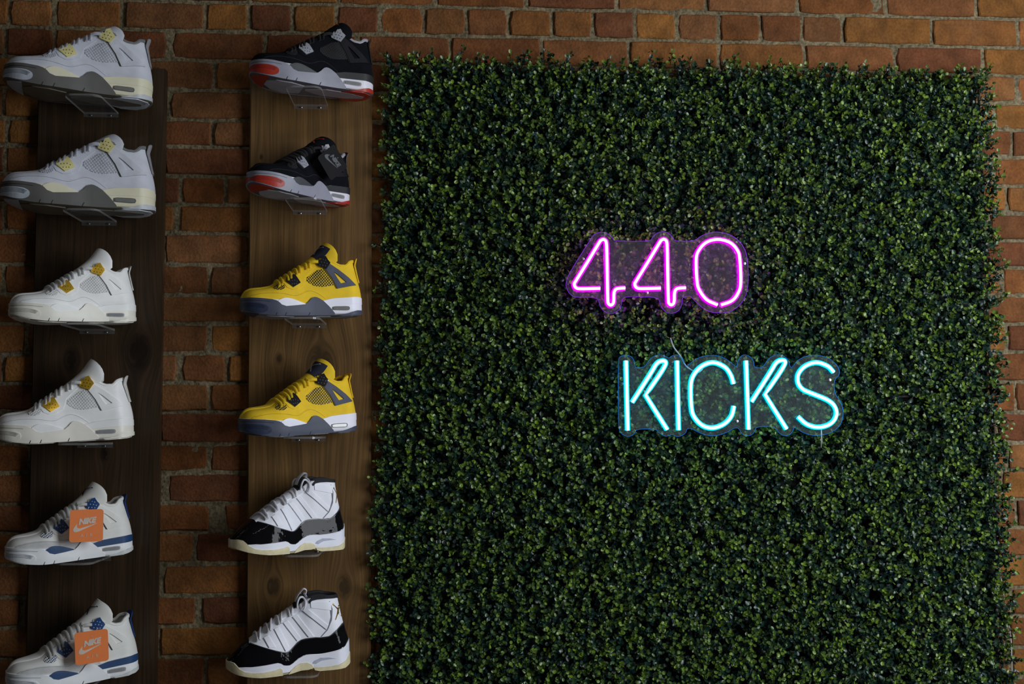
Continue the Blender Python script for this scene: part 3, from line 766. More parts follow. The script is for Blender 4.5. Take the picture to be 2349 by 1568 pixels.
def upper(form, mat, lining, parent, bulge=.004, t0=0, t1=1, lift=0, cap_name=None, foot=-.004):
    ts = [t for t in stations() if t0 <= t <= t1]
    nz_, nc = 12, 9; rings = []; ks = []
    for t in ts:
        zf, zr, wr = float(form.zf(t)), float(form.zr(t)), float(form.wr(t))
        k = float(sstep(form.open_at[0], form.open_at[1], t)); ks.append(k); half = []
        for q in np.linspace(0, 1, nz_):
            z = zf + foot + (zr - zf - foot) * q
            half.append((float(form.xs(t, z)), float(form.W(t, z)), z))
        for j in range(1, nc + 1):
            f = j / nc
            yc, zc = wr * math.cos(f * math.pi / 2), zr + bulge * math.sin(f * math.pi / 2) * (1 if t > .02 else t / .02)
            yo = wr * float(np.interp(f, [0, .12, .3, .6, .8, 1], [1, .93, .76, .70, .55, 0]))
            zo = zr + .0025 * math.sin(min(f / .3, 1) * math.pi) - (zr - form.floor) * float(sstep(.2, .75, f))
            y, z = yc * (1 - k) + yo * k, zc * (1 - k) + zo * k
            half.append((float(form.xs(t, min(z, zr))) if k < 1 else float(form.xs(t, max(z, .09))), y, z))
        full = half + [(x, -y, z) for x, y, z in half[-2::-1]]
        rings.append([(x * form.L - form.L / 2, y + math.copysign(lift, y) * (abs(y) > 1e-6), z + lift * (i_ >= nz_ - 2 and i_ <= len(full) - nz_ + 1)) for i_, (x, y, z) in enumerate(full)])
    m = len(rings[0]); V = [p for r in rings for p in r]; Fo, Fl = [], []
    for i in range(len(ts) - 1):
        for j in range(m - 1):
            f = (i * m + j, i * m + j + 1, (i + 1) * m + j + 1, (i + 1) * m + j)
            inner = nz_ + 0 <= j < m - nz_ - 1 and (ks[i] + ks[i + 1]) / 2 > .5
            (Fl if inner else Fo).append(f)
    o = mesh_obj(cap_name or 'upper', V, Fo, mat, parent)
    if Fl and lining is not None: mesh_obj('lining', V, Fl, lining, parent)
    return o
def sole(form, mat, out_mat, parent, slab=.0035):
    ts = stations(50); rings, rings2 = [], []
    for t in ts:
        w, zb, zf = float(form.sole_w(t)), float(form.zb(t)), float(form.zf(t))
        h = [(0, zb + slab), (w * .5, zb + slab), (w * .90, zb + slab)]
        for q in (.12, .3, .5, .7, .9, 1.0): z = zb + slab + (zf - zb - slab) * q; h.append((float(form.W(t, min(z, zf - .0021))), z))
        h += [(max(w - .003, 0), zf + .0008), (max(w - .008, 0), zf + .0005), (0, zf)]
        rings.append([(t * form.L - form.L / 2, y, z) for y, z in h] + [(t * form.L - form.L / 2, -y, z) for y, z in h[-2:0:-1]])
        h2 = [(0, zb), (w * .5, zb), (w * .88, zb + .0002), (w * .945, zb + .0012), (w * .962, zb + slab + .0004), (w * .5, zb + slab), (0, zb + slab)]
        rings2.append([(t * form.L - form.L / 2, y, z) for y, z in h2] + [(t * form.L - form.L / 2, -y, z) for y, z in h2[-2:0:-1]])
    res = []
    for nm, R_, mt in (('midsole', rings, mat), ('outsole', rings2, out_mat)):
        m = len(R_[0]); V = [p for r in R_ for p in r]
        F = [(i * m + j, i * m + (j + 1) % m, (i + 1) * m + (j + 1) % m, (i + 1) * m + j) for i in range(len(R_) - 1) for j in range(m)]
        res.append(mesh_obj(nm, V, F, mt, parent))
    return res
def bottom(name, form, poly, lift, mat, parent):
    """tread piece under the shoe, outline in (x fraction, share of the half width)"""
    V2, F2 = flat_faces([[(x, v * 100) for x, v in poly]], form.L, .01, .02)
    t = V2[:, 0] / form.L; v = V2[:, 1] * 10
    P = lambda l: np.stack([V2[:, 0] - form.L / 2, v * form.sole_w(t) * .93, form.zb(t) - l], -1)
    top, low = P(lift), P(lift - .002); n = len(top)
    F = list(F2) + [(a_, b2, n + b2, n + a_) for a_, b2 in boundary(F2)]
    return mesh_obj(name, list(top) + list(low), F, mat, parent)
def sheet(fn, nu, nv, thick, name, mat, parent, u0=-1, u1=1, v0=0, v1=1):
    """padded sheet from a surface function fn(u, v) with thickness to both sides"""
    us_, vs_ = np.linspace(u0, u1, nu), np.linspace(v0, v1, nv)
    S = np.array([[fn(u, v) for u in us_] for v in vs_]); e = 1e-3
    Nn = np.zeros_like(S)
    for i, v in enumerate(vs_):
        for j, u in enumerate(us_):
            du = np.array(fn(u + e, v)) - np.array(fn(u - e, v)); dv = np.array(fn(u, v + e)) - np.array(fn(u, v - e))
            n = np.cross(du, dv); Nn[i, j] = n / max(np.linalg.norm(n), 1e-12)
    fade = lambda i, j: thick * (1 - .55 * (max(abs(2 * j / (nu - 1) - 1), abs(2 * i / (nv - 1) - 1) if i > nv / 2 else 0) ** 6))
    V = [S[i, j] + Nn[i, j] * fade(i, j) for i in range(nv) for j in range(nu)] + [S[i, j] - Nn[i, j] * fade(i, j) for i in range(nv) for j in range(nu)]
    F = []; n = nu * nv
    for i in range(nv - 1):
        for j in range(nu - 1):
            a_ = i * nu + j; F.append((a_, a_ + 1, a_ + nu + 1, a_ + nu)); F.append((n + a_, n + a_ + nu, n + a_ + nu + 1, n + a_ + 1))
    rim = [j for j in range(nu)] + [i * nu + nu - 1 for i in range(1, nv)] + [(nv - 1) * nu + j for j in range(nu - 2, -1, -1)] + [i * nu for i in range(nv - 2, 0, -1)]
    for k in range(len(rim)): a_, b2 = rim[k], rim[(k + 1) % len(rim)]; F.append((a_, b2, n + b2, n + a_))
    return mesh_obj(name, V, F, mat, parent)
def tongue_fn(form, path, hw, phi, lift=0, vtop=.06, depth=None, power=3.2):
    """padded tongue: a sheet rising along a side-view path and folding back at both edges"""
    px, pz, fh, fp = spl([(v, x) for v, x, z in path]), spl([(v, z) for v, x, z in path]), spl(hw), spl(phi)
    fd = spl(depth) if depth else None
    def fn(u, v):
        vv = v * (1 - vtop * abs(u) ** power * v)
        e = .01
        x, z = float(px(vv)) * form.L, float(pz(vv)) / 1000
        tx = (float(px(min(vv + e, 1))) - float(px(max(vv - e, 0)))) * form.L; tz = (float(pz(min(vv + e, 1))) - float(pz(max(vv - e, 0)))) / 1000
        n = math.hypot(tx, tz) or 1; tx, tz = tx / n, tz / n
        p = float(fp(vv)); R_ = float(fh(vv)) / math.sin(min(p, 1.45))
        D_ = float(fd(vv)) if fd else R_ * (1 - math.cos(p))
        bx = D_ * (1 - math.cos(u * p)) / (1 - math.cos(p)) - lift * math.cos(u * p)
        fold = float(sstep(.3, .8, vv)) if fd else 0
        bdx, bdz = tz * (1 - fold) + .90 * fold, -tx * (1 - fold) - .42 * fold
        return (x + bdx * bx - form.L / 2, (R_ + lift) * math.sin(u * p), z + bdz * bx)
    return fn
def lace(form, rows, mat, parent, rad=.0044, flat=.0023, slant=.014, over=.012, rise=.0045, name='laces'):
    V, F = [], []
    for i, s in enumerate(rows):
        sl = slant * (1 if i % 2 else -1)
        zr = float(form.zr(s)); wr = float(form.wr(s)); pts = []
        for q in np.linspace(-1, 1, 13):
            t = s + sl * q * .5
            zr_, wr_ = float(form.zr(t)), float(form.wr(t)); a_ = abs(q)
            if a_ < .7: y = q / .7 * (wr_ + .001); z = zr_ + .0015 + rise * (1 - (a_ / .7) ** 2)
            else: g = (a_ - .7) / .3; y = math.copysign(float(form.W(t, zr_ - over * g)) + .0022, q); z = zr_ + .0015 - over * g
            pts.append((float(form.xs(t, z)) * form.L - form.L / 2, y, z))
        v, f = tube_mesh(pts, rad, 7, flat=flat, up=(-.6, 0, .8)); k = len(V)
        V += v; F += [tuple(k + q for q in g) for g in f]
    return V, F
def dots(form, pts, r, lift, mat, parent, sd, name='eyelet_holes'):
    polys = [[(x + r / form.L / 1000 * math.cos(t), z + r * math.sin(t)) for t in np.linspace(0, 6.283, 7, endpoint=False)] for x, z in pts]
    return panel(name, form, polys, lift, .0008, mat, parent, sides=(sd,), gx=.05, gz=.05, mode='upper')
# leaping-figure emblem as limb strips in a unit box
def strip2(a_, b2, w0_, w1_):
    a_, b2 = np.array(a_, float), np.array(b2, float); d_ = (b2 - a_) / np.linalg.norm(b2 - a_); n = np.array([-d_[1], d_[0]])
    return [a_ + n * w0_, a_ - n * w0_, b2 - n * w1_, b2 + n * w1_]
EMBLEM = [strip2((.45, .60), (.93, .93), .045, .022), strip2((.40, .70), (.50, .40), .07, .085), strip2((.50, .42), (.02, .10), .075, .025), strip2((.48, .46), (.80, .02), .075, .03),
          strip2((.40, .66), (.12, .60), .04, .02), [np.array((.97, .97)) + .06 * np.array((math.cos(t), math.sin(t))) for t in np.linspace(0, 6.283, 7, endpoint=False)],
          [np.array((.36, .78)) + .055 * np.array((math.cos(t), math.sin(t))) for t in np.linspace(0, 6.283, 7, endpoint=False)]]
def poly_on(fn, polys, lift_fn, name, mat, parent):
    """small flat print laid on a surface function fn(u, v)"""
    V, F = [], []
    for p in polys:
        k = len(V)
        if len(p) == 4:                     # a limb: split along its length so it follows the curve
            a0, b0, b1, a1 = [np.array(q) for q in p]
            for i in range(9):
                t = i / 8; V += [fn(*(a0 + (a1 - a0) * t)), fn(*(b0 + (b1 - b0) * t))]
                if i: F.append((k + 2 * i - 2, k + 2 * i - 1, k + 2 * i + 1, k + 2 * i))
        else: V += [fn(*q) for q in p]; F.append(tuple(range(k, k + len(p))))
    return mesh_obj(name, V, F, mat, parent, recalc=False)

DARKHOLE = simple('dark_hole', (.012, .012, .012), .8)
STITCH = simple('dark_grey_seam', (.05, .05, .055), .8)  # plain dark grey for seam stitching
# ---- side-view outlines of the low basketball shoe (x fraction of length, z millimetres)
FOX = [(0, 41), (.08, 39.5), (.16, 37.5), (.24, 34.8), (.275, 32.5), (.30, 28.5), (.32, 23.5), (.335, 20.8), (.36, 20.2), (.45, 22), (.525, 24), (.548, 27.5), (.563, 33), (.579, 37.5), (.598, 39.5), (.616, 39), (.637, 36.5), (.672, 30.5), (.715, 19), (.757, 5.5)]
HILL = [(.285, 31), (.315, 35), (.345, 37.4), (.375, 37.4), (.42, 35), (.47, 30.5), (.53, 24.5), (.53, 18), (.30, 17)]
BAND = [(.64, 30), (.70, 33.5), (.74, 36), (.80, 37.4), (.90, 39), (.955, 39.6), (.985, 38.6), (1.0, 36), (1.0, 24.5), (.9, 24.5), (.8, 23.5), (.66, 22)]
BUMP = [(0, 31), (.06, 30), (.12, 28.5), (.17, 26), (.20, 22), (.208, 17), (.20, 11.5), (.17, 8), (.13, 8), (.08, 11), (.04, 14.5), (0, 18)]
HEELR = [(.785, 2), (.83, 3), (.87, 5), (.90, 8), (.94, 11), (1.0, 12), (1.0, 5), (.95, 2), (.88, 1), (.80, 1)]
WIN = [(.737, 15), (.74, 18.5), (.76, 19.6), (.85, 19.8), (.872, 19), (.878, 15.5), (.872, 11.5), (.85, 10.8), (.76, 11.5), (.741, 12)]
MUD = [(.06, 41), (.09, 45.5), (.14, 48.5), (.22, 50), (.30, 49.5), (.37, 47), (.42, 44.2), (.455, 43.8), (.49, 46), (.53, 51.5), (.555, 54.2), (.58, 54.5), (.61, 52), (.65, 45.5), (.69, 37), (.71, 32), (.60, 28), (.50, 24), (.36, 32), (.28, 32), (.16, 36)]
EYE = [(.375, 60), (.36, 66), (.355, 74), (.335, 75), (.36, 79), (.40, 84.5), (.47, 95.5), (.54, 105.5), (.60, 112.5), (.655, 115), (.63, 106), (.575, 93), (.543, 84), (.533, 74), (.52, 64), (.47, 57), (.42, 55)]
MESH = [(.535, 77), (.60, 91), (.645, 98.5), (.70, 100), (.728, 95), (.755, 80), (.778, 66), (.72, 63), (.65, 61), (.59, 65)]
WING_O = [(.688, 103), (.735, 110.5), (.80, 98.5), (.875, 82), (.937, 65), (.865, 61.5), (.785, 57.5), (.745, 80)]
WING_I = [(.762, 93), (.772, 92), (.80, 86), (.84, 76), (.860, 71), (.838, 69.8), (.815, 68.5), (.788, 80)]
LOCK_U = [(.640, 107), (.634, 116), (.648, 113.5), (.655, 121), (.668, 117.5), (.680, 126), (.705, 128), (.737, 112), (.706, 99.5), (.672, 103)]
LOCK_D = [(.372, 71), (.385, 81), (.398, 77), (.412, 84), (.427, 81), (.443, 88), (.462, 85), (.497, 69.5), (.43, 59.5)]
VAMP = [(.262, 57), (.268, 61.5), (.285, 66), (.315, 69), (.352, 69), (.362, 62), (.35, 56), (.31, 54)]
TAB_Z = (.072, .126)
TONGUE_PATH = [(0, .36, 76), (.35, .54, 110)]
TONGUE_WIDTH = ([(0, .016), (.35, .024), (.7, .031), (1, .033)], [(0, .3), (.35, .7), (.7, 1.5), (1, 1.5)])
TONGUE_KW = dict(vtop=.30, power=4.0, depth=[(0, .001), (.35, .008), (.7, .046), (1, .046)])
def low_shoe(c, name='sneaker'):
    """the low model with side wings, netting, moulded lace locks and a heel air window"""
    f = low_form(); root = empty(name)
    th = c['tongue_top']; TONGUE = (TONGUE_PATH + [(.7, .665 - (162 - th) * .0003, 139 - (162 - th) * .42), (1, .722, th)],) + TONGUE_WIDTH
    sole(f, c['mid'], c['out'], root)
    upper(f, c['upper'], c['lining'], root)
    panel('mudguard', f, [MUD], .0010, .002, c['mud'], root, mode='upper')
    sl = [tuple(q) for q in chaikin(MUD[1:15], 2, closed=False)]
    each_side('stitching', f, [[(x, z - 1.6) for x, z in sl] + [(x, z - 2.2) for x, z in sl[::-1]]], .0013, .0008, c['stitch'], root, mode='upper', gz=.05)
    fx = FOX + [(.757, 1.5)] + [(x, float(f.zb(x)) * 1000 + .8) for x in (.7, .6, .5, .4, .3, .24, .18, .13, .09, .06, .03, .012, 0)]
    panel('foxing', f, [fx], .0022, .006, c['fox'], root, mode='sole')
    gr = [(.004, 35.6), (.08, 34.6), (.16, 32.8), (.225, 30.6), (.226, 29.8), (.16, 32), (.08, 33.8), (.004, 34.8)]
    panel('foxing_groove', f, [gr], .0025, .001, c['groove'], root, mode='sole')
    each_side('sole_inlay', f, [chaikin(HILL, 1)], .0012, .006, c['hill'], root, mode='sole')
    panel('heel_band', f, [BAND], .0008, .004, c['band'], root, mode='sole')
    panel('toe_bumper', f, [chaikin(BUMP, 1)], .0034, .003, c['bump'], root, label=c.get('bump_label'), mode='sole')
    ribs = []
    for k in range(4):
        o_ = .9 + k * 2.1
        ribs.append([(.004, 30 - o_), (.06, 29.2 - o_), (.12, 27.5 - o_), (.165, 25 - o_), (.19 - k * .006, 21.5 - o_ * .7), (.189 - k * .006, 20.9 - o_ * .7), (.165, 24.3 - o_), (.12, 26.8 - o_), (.06, 28.5 - o_), (.004, 29.3 - o_)])
    panel('bumper_grooves', f, ribs, .0037, .001, c['rib'], root, gz=.02, mode='sole')
    panel('heel_rubber', f, [HEELR], .0014, .004, c['heelr'], root, mode='sole')
    for x in (.265, .345, .545):
        each_side('flex_groove', f, [[(x, 1.2), (x + .012, 7.5), (x + .016, 7.2), (x + .006, 1.0)]], 0.0025, .001, DARKHOLE, root, mode='sole')
    for sd in (-1, 1):
        w = panel('air_window', f, [WIN], .0010, .002, c['winframe'], root, sides=(sd,), mode='sole')
        cap = [(.805 + (x - .805) * .88, 15.2 + (z - 15.2) * .70) for x, z in WIN]
        panel('air_capsule', f, [cap], .0017, .002, c['cap'], w, sides=(sd,), mode='sole')
        p = panel('eyestay', f, [EYE], .0012, .002, c['upper'], root, sides=(sd,), mode='upper')
        m = panel('side_netting', f, [chaikin(MESH, 1)], .0006, .001, c['netbg'], root, sides=(sd,), mode='upper')
        net('net_strands', f, [tuple(q) for q in chaikin(MESH, 1)], .0013, c['net'], m, 4.6, (math.radians(40), math.radians(-52)), 1.25, sd)
        m = panel('vamp_netting', f, [chaikin(VAMP, 1)], .0006, .001, c['netbg'], root, sides=(sd,), mode='upper')
        net('net_strands', f, [tuple(q) for q in chaikin(VAMP, 1)], .0013, c['net'], m, 3.8, (math.radians(25), math.radians(-60)), 1.1, sd)
        panel('support_wing', f, [], .0026, .003, c['wing'], root, sides=(sd,), ring=(WING_O, WING_I), mode='upper')
        # dark line of the seam in front of the wing
        panel('wing_gap', f, [[(.69, 101), (.742, 80), (.782, 57.5), (.777, 57.8), (.736, 80), (.683, 101)]], .0016, .001, c['seam'], root, sides=(sd,), mode='upper')
        lk = panel('lace_lock', f, [LOCK_U], .0044, .0035, c['lock'], root, sides=(sd,), mode='upper')
        dots(f, [(.660, 108), (.680, 107), (.700, 106), (.672, 114), (.692, 113), (.712, 111), (.685, 120), (.702, 118)], 1.15, .0046, c['lockhole'], lk, sd)
        lk = panel('lace_lock', f, [LOCK_D], .0036, .003, c['lock'], root, sides=(sd,), mode='upper')
        dots(f, [(.405, 72), (.425, 73), (.446, 74), (.466, 72), (.420, 66), (.44, 66.5), (.458, 67)], 1.1, .0038, c['lockhole'], lk, sd)
    fn = tongue_fn(f, *TONGUE, **TONGUE_KW)
    tg = sheet(fn, 17, 22, .0042, 'tongue', c['tongue'], root)
    if c.get('patch'):
        fp = tongue_fn(f, *TONGUE, **TONGUE_KW, lift=.0052)
        pt = sheet(fp, 9, 8, .0008, 'tongue_patch', c['patch'], tg, -.60, .60, .56, .90)
    if c.get('emblem'):
        f2 = tongue_fn(f, *TONGUE, **TONGUE_KW, lift=.0068)
        poly_on(f2, [[(.36 - q[0] * .72, .60 + q[1] * .26) for q in p] for p in EMBLEM], None, 'tongue_emblem', c['emblem'], tg)
    V, F = lace(f, [.305, .345, .385, .425, .465, .505, .545, .582], c['lace'], root)
    # runs from the top row up to the upper lace locks
    for sd in (-1, 1):
        P = [surf(f, .585, .112, sd, .004), surf(f, .615, .1135, sd, .007), surf(f, .650, .114, sd, .006)]
        v, g = tube_mesh(catmull(P, 5), .0032, 7, flat=.0018); k = len(V); V += v; F += [tuple(k + q for q in h) for h in g]
    mesh_obj('laces', V, F, c['lace'], root)
    # heel tab with its pull
    def tabfn(u, v):
        z = TAB_Z[0] + (TAB_Z[1] - TAB_Z[0]) * v * (1 - .10 * abs(u) ** 3 * v)
        hw = .012 + .010 * v
        x = (1 - float(f._lean(z))) * f.L + .0016 + .006 * max(0, v - .72) / .28
        y = u * hw
        return (x - 13 * y * y - f.L / 2, y, z)
    sheet(tabfn, 9, 14, .0019, 'heel_tab', c['tab'], root)
    # padded collar roll
    P = []
    ts_ = list(np.linspace(.665, .985, 16))
    for t in ts_: zr = float(f.zr(t)); P.append((float(f.xs(t, zr)) * f.L - f.L / 2, -float(f.wr(t)) + .0035, zr + .0012))
    zr = float(f.zr(1)); P.append((float(f.xs(1, zr)) * f.L - f.L / 2 - .005, 0, zr + .001))
    P += [(x, -y, z) for x, y, z in P[-2::-1]]
    mesh_obj('collar', *tube_mesh(catmull(P, 3), .0042, 8), c['collar'], root)
    # tread under the shoe
    bottom('toe_tread', f, [(.02, -.5), (.02, .5), (.05, .85), (.13, .98), (.12, .4), (.12, -.4), (.13, -.98), (.05, -.85)], .0012, c['bump'], root)
    bottom('forefoot_tread', f, [(.13, -.35), (.13, .35), (.2, .75), (.32, .8), (.44, .6), (.44, -.6), (.32, -.8), (.2, -.75)], .0016, c['tread'], root)
    bottom('shank', f, [(.47, -.05), (.47, .05), (.62, .62), (.80, .55), (.93, .2), (.93, -.2), (.80, -.55), (.62, -.62)], .0016, c['shank'], root)
    bottom('heel_tread', f, [(.74, .62), (.80, .98), (.9, .98), (.97, .7), (.985, 0), (.97, -.7), (.9, -.98), (.80, -.98), (.74, -.62), (.84, -.5), (.94, 0), (.84, .5)], .0014, c['heelr'], root)
    return root

# ---- the high model with the patent leather guard
def JJ(x, y): return ((x - 130) / 1835, (1410 - max(0, x - 850) * .17 - y) / 7.0)
def high_shoe(c, name='sneaker'):
    f = high_form(); root = empty(name)
    sole(f, c['mid'], c['out'], root)
    upper(f, c['upper'], c['lining'], root, bulge=.003)
    PAT = [(.012, 27), (.02, 34), (.045, 42), (.09, 53), (.14, 62), (.195, 70.5), (.25, 67), (.31, 62), (.40, 54), (.465, 48.8), (.487, 48), (.507, 49), (.53, 52.5), (.555, 59), (.58, 65.5), (.61, 70), (.64, 72), (.72, 73), (.79, 71), (.83, 73.2), (.87, 79), (.91, 89.5), (.935, 94.5), (.955, 95)]
    zb_ = [(.99, 60), (.975, 53), (.954, 46), (.855, 37), (.746, 34), (.64, 35.5), (.572, 28), (.507, 18), (.47, 19), (.42, 26), (.31, 24), (.15, 25), (.087, 25.5), (.05, 27)]
    panel('patent_guard', f, [PAT + zb_], .0014, .003, c['patent'], root, mode='upper')
    upper(f, c['patent'], None, root, bulge=.003, t0=0, t1=.20, lift=.0012, cap_name='patent_toe', foot=.0015)
    edge = PAT[5:]
    panel('guard_piping', f, [edge + [(x, z - 1.6) for x, z in edge[::-1]]], .0024, .002, c['piping'], root, mode='upper')
    # clear rubber sole: strip along the bottom, toe and heel wraps
    bt = lambda xs_: [(x, float(f.zb(x)) * 1000 + .6) for x in xs_]
    panel('sole_rubber', f, [[(0, 34), (.03, 35), (.062, 33), (.083, 27.5), (.105, 21.5), (.15, 15), (.22, 12), (.31, 12), (.40, 14.5), (.435, 17), (.45, 14), (.455, 6), (.455, 1.6)] + bt((.4, .33, .27, .2, .15, .1, .06, .03, .01, 0))], .0020, .003, c['rubber'], root, mode='sole')
    each_side('sole_rubber', f, [[(.50, 2.2), (.52, 9), (.56, 17.5), (.60, 22), (.65, 22), (.685, 17), (.70, 10), (.66, 6.8), (.6, 6.6), (.55, 4)]], .0020, .003, c['rubber'], root, mode='sole')
    panel('sole_rubber', f, [[(.70, 10), (.80, 9.5), (.90, 11.5), (.96, 18), (.985, 27), (1.0, 30), (1.0, 9), (.95, 2.8), (.85, 1.8), (.75, 1.8), (.71, 4.5)]], .0018, .003, c['rubber'], root, mode='sole')
    seam = [(.09, 17), (.16, 12.5), (.30, 13), (.40, 16.5), (.44, 18.5), (.44, 18), (.40, 16), (.30, 12.4), (.16, 11.9), (.09, 16.4)]
    for sd in (-1, 1):
        panel('sole_wave', f, [[JJ(*q) for q in ((1400, 1180), (1430, 1140), (1520, 1090), (1640, 1075), (1740, 1080), (1640, 1100), (1530, 1130), (1450, 1185))]], .0010, .0015, c['mid2'], root, sides=(sd,), mode='sole')
        for q in (((690, 850), (760, 815), (860, 985), (762, 985)), ((850, 740), (920, 705), (1070, 985), (1010, 1035)), ((990, 640), (1060, 600), (1235, 830), (1185, 880)), ((1130, 540), (1200, 505), (1430, 790), (1350, 805)), ((1275, 430), (1360, 400), (1640, 610), (1610, 672))):
            st = panel('lace_strap', f, [[JJ(*p) for p in q]], .0018, .0025, c['strap'], root, sides=(sd,), mode='upper')
            a_, b2, c_, d_ = [np.array(JJ(*p)) for p in q]
            ln = [a_, d_, d_ - (d_ - c_) * .07, a_ - (a_ - b2) * .07]
            panel('strap_seam', f, [[tuple(p) for p in ln]], .0021, .001, c['seam'], st, sides=(sd,), mode='upper')
        col = [JJ(*p) for p in ((1395, 290), (1690, 255), (1690, 380), (1400, 370))]
        panel('collar_strap', f, [col], .0016, .0025, c['strap'], root, sides=(sd,), mode='upper')
        hl = [JJ(*p) for p in ((1665, 250), (1700, 360), (1685, 520), (1620, 670), (1530, 780), (1538, 786), (1632, 675), (1697, 522), (1711, 360), (1675, 248))]
        panel('heel_seam', f, [hl], .0008, .0012, c['seam'], root, sides=(sd,), mode='upper')
        rim = [(.672, 148), (.70, 157.5), (.75, 158.5), (.80, 159), (.86, 158), (.905, 155), (.925, 150), (.93, 140), (.915, 147), (.90, 150), (.80, 152), (.74, 151.5), (.70, 149.5), (.68, 144)]
        panel('collar_binding', f, [rim], .0012, .002, c['black'], root, sides=(sd,), mode='upper')
        emb = [[(.905 + (q[0] - .5) * .075 * -1, 122 + (q[1] - .5) * 34) for q in p] for p in EMBLEM]
        panel('heel_emblem', f, emb, .0012, .001, c['gold'], root, sides=(sd,), gx=.05, gz=.05, mode='upper')
        if c.get('glare'): pass
    P = []
    for t in np.linspace(.69, .985, 14): zr = float(f.zr(t)); P.append((float(f.xs(t, zr)) * f.L - f.L / 2, -float(f.wr(t)) + .0035, zr + .001))
    zr = float(f.zr(1)); P.append((float(f.xs(1, zr)) * f.L - f.L / 2 - .005, 0, zr + .001)); P += [(x, -y, z) for x, y, z in P[-2::-1]]
    mesh_obj('collar', *tube_mesh(catmull(P, 3), .0042, 8), c['black'], root)
    path = [(0, .19, 68), (.45, .44, 117), (.75, .58, 141), (1, .655, 163)]
    hw, phi = [(0, .014), (.45, .020), (.75, .026), (1, .029)], [(0, .3), (.45, .6), (.75, .9), (1, 1.05)]
    tg = sheet(tongue_fn(f, path, hw, phi), 13, 20, .0035, 'tongue', c['strap'], root)
    sheet(tongue_fn(f, path, hw, phi, lift=.0045), 7, 8, .0011, 'tongue_panel', c['black'], tg, -.7, .7, .70, .97)
    V, F = lace(f, [.24, .285, .33, .375, .42, .465, .51, .555, .60], c['lace'], root, rad=.0031, flat=.0027, slant=.03, over=.009, rise=.006)
    for sd in (-1, 1):
        P = [np.array(((x - .5) * f.L, sd * y, z)) for x, y, z in ((.585, .022, .136), (.588, .026, .148), (.605, .026, .157), (.632, .022, .157), (.650, .028, .149), (.645, .034, .139), (.63, .034, .131))]
        v, g = tube_mesh(catmull(P, 5), .0024, 7); k = len(V); V += v; F += [tuple(k + q for q in h) for h in g]
    mesh_obj('laces', V, F, c['lace'], root)
    pl = [(x * f.L - f.L / 2, y, z) for x, y, z in ((.575, 0, .146), (.60, 0, .161), (.64, 0, .1715), (.665, 0, .168), (.655, 0, .158))]
    mesh_obj('pull_loop', *tube_mesh(catmull(pl, 5), .0018, 8, flat=.009, up=(0, 1, 0)), c['strap'], root)
    return root

# ------------------------------------------------------------------ shoe colours
MM = {}
def M(name, color, rough=.6, **kw):
    if name not in MM: MM[name] = simple(name, color, rough, **kw)
    return MM[name]
def scheme(d, **kw): e = dict(d); e.update(kw); return e
black_hole = DARKHOLE
grey_up = M('pale_grey_suede', (.54, .56, .63), .9, bump=.4, bscale=900, var=.06)
cream = M('cream_rubber', (.66, .63, .47), .5, var=.04)
dgrey = M('charcoal_rubber', (.095, .092, .088), .55, var=.06)
GREY = dict(tongue_top=140, stitch=M('grey_stitch', (.25, .26, .30), .9), upper=grey_up, mud=grey_up, lining=M('dark_grey_lining', (.11, .115, .12), .9), collar=M('grey_collar', (.15, .155, .16), .9), fox=dgrey, groove=DARKHOLE, hill=cream, band=cream, mid=cream,
            bump=M('pale_grey_rubber', (.42, .46, .52), .5), rib=M('grey_rubber_groove', (.13, .15, .18), .6), heelr=M('grey_heel_rubber', (.47, .50, .55), .5), winframe=M('window_frame_dark', (.10, .10, .09), .5), cap=M('smoky_window', (.17, .17, .16), .08, coat=.5),
            netbg=grey_up, net=M('grey_net', (.40, .42, .47), .8), wing=M('pale_grey_wing', (.50, .52, .58), .75), seam=M('grey_seam', (.045, .045, .05), .9), lock=M('straw_yellow_plastic', (.60, .55, .24), .5), lockhole=M('lock_hole_brown', (.10, .09, .03), .8),
            tongue=grey_up, lace=M('pale_grey_lace', (.47, .49, .56), .85), tab=M('smoky_tab', (.26, .26, .28), .5), out=M('tan_gum', (.10, .085, .062), .5), tread=M('tan_gum_tread', (.13, .11, .08), .5), shank=M('grey_shank', (.16, .15, .13), .4))
white = M('white_leather', (.84, .845, .84), .45, bump=.15, bscale=700, var=.03)
sail = M('ivory_sole', (.80, .775, .69), .4, var=.03)
WHITE = dict(GREY, tongue_top=162, stitch=M('white_stitch', (.45, .45, .46), .9), upper=white, mud=white, lining=white, collar=white, fox=sail, groove=M('ivory_groove', (.22, .21, .18), .8), hill=white, band=white, mid=sail, bump=sail, rib=M('ivory_rib', (.33, .31, .26), .7), heelr=sail,
             winframe=M('window_frame_grey', (.32, .32, .31), .5), cap=M('clear_grey_window', (.24, .25, .26), .06, coat=.6), netbg=M('white_net_back', (.52, .525, .53), .8), net=white, wing=white, seam=M('white_seam', (.16, .16, .165), .9),
             lock=M('polished_gold', (.85, .53, .05), .28, metal=.65), lockhole=M('gold_recess', (.16, .10, .02), .4, metal=.6), tongue=white, lace=M('white_lace', (.66, .67, .68), .85), tab=M('white_tab', (.62, .62, .59), .4), out=M('ivory_outsole', (.42, .41, .38), .5), tread=sail, shank=sail)
offw = M('off_white_leather', (.70, .70, .67), .55, bump=.15, bscale=700, var=.03)
blue = M('military_blue', (.013, .05, .145), .55, var=.06)
wsole = M('white_sole', (.79, .81, .83), .45, var=.02)
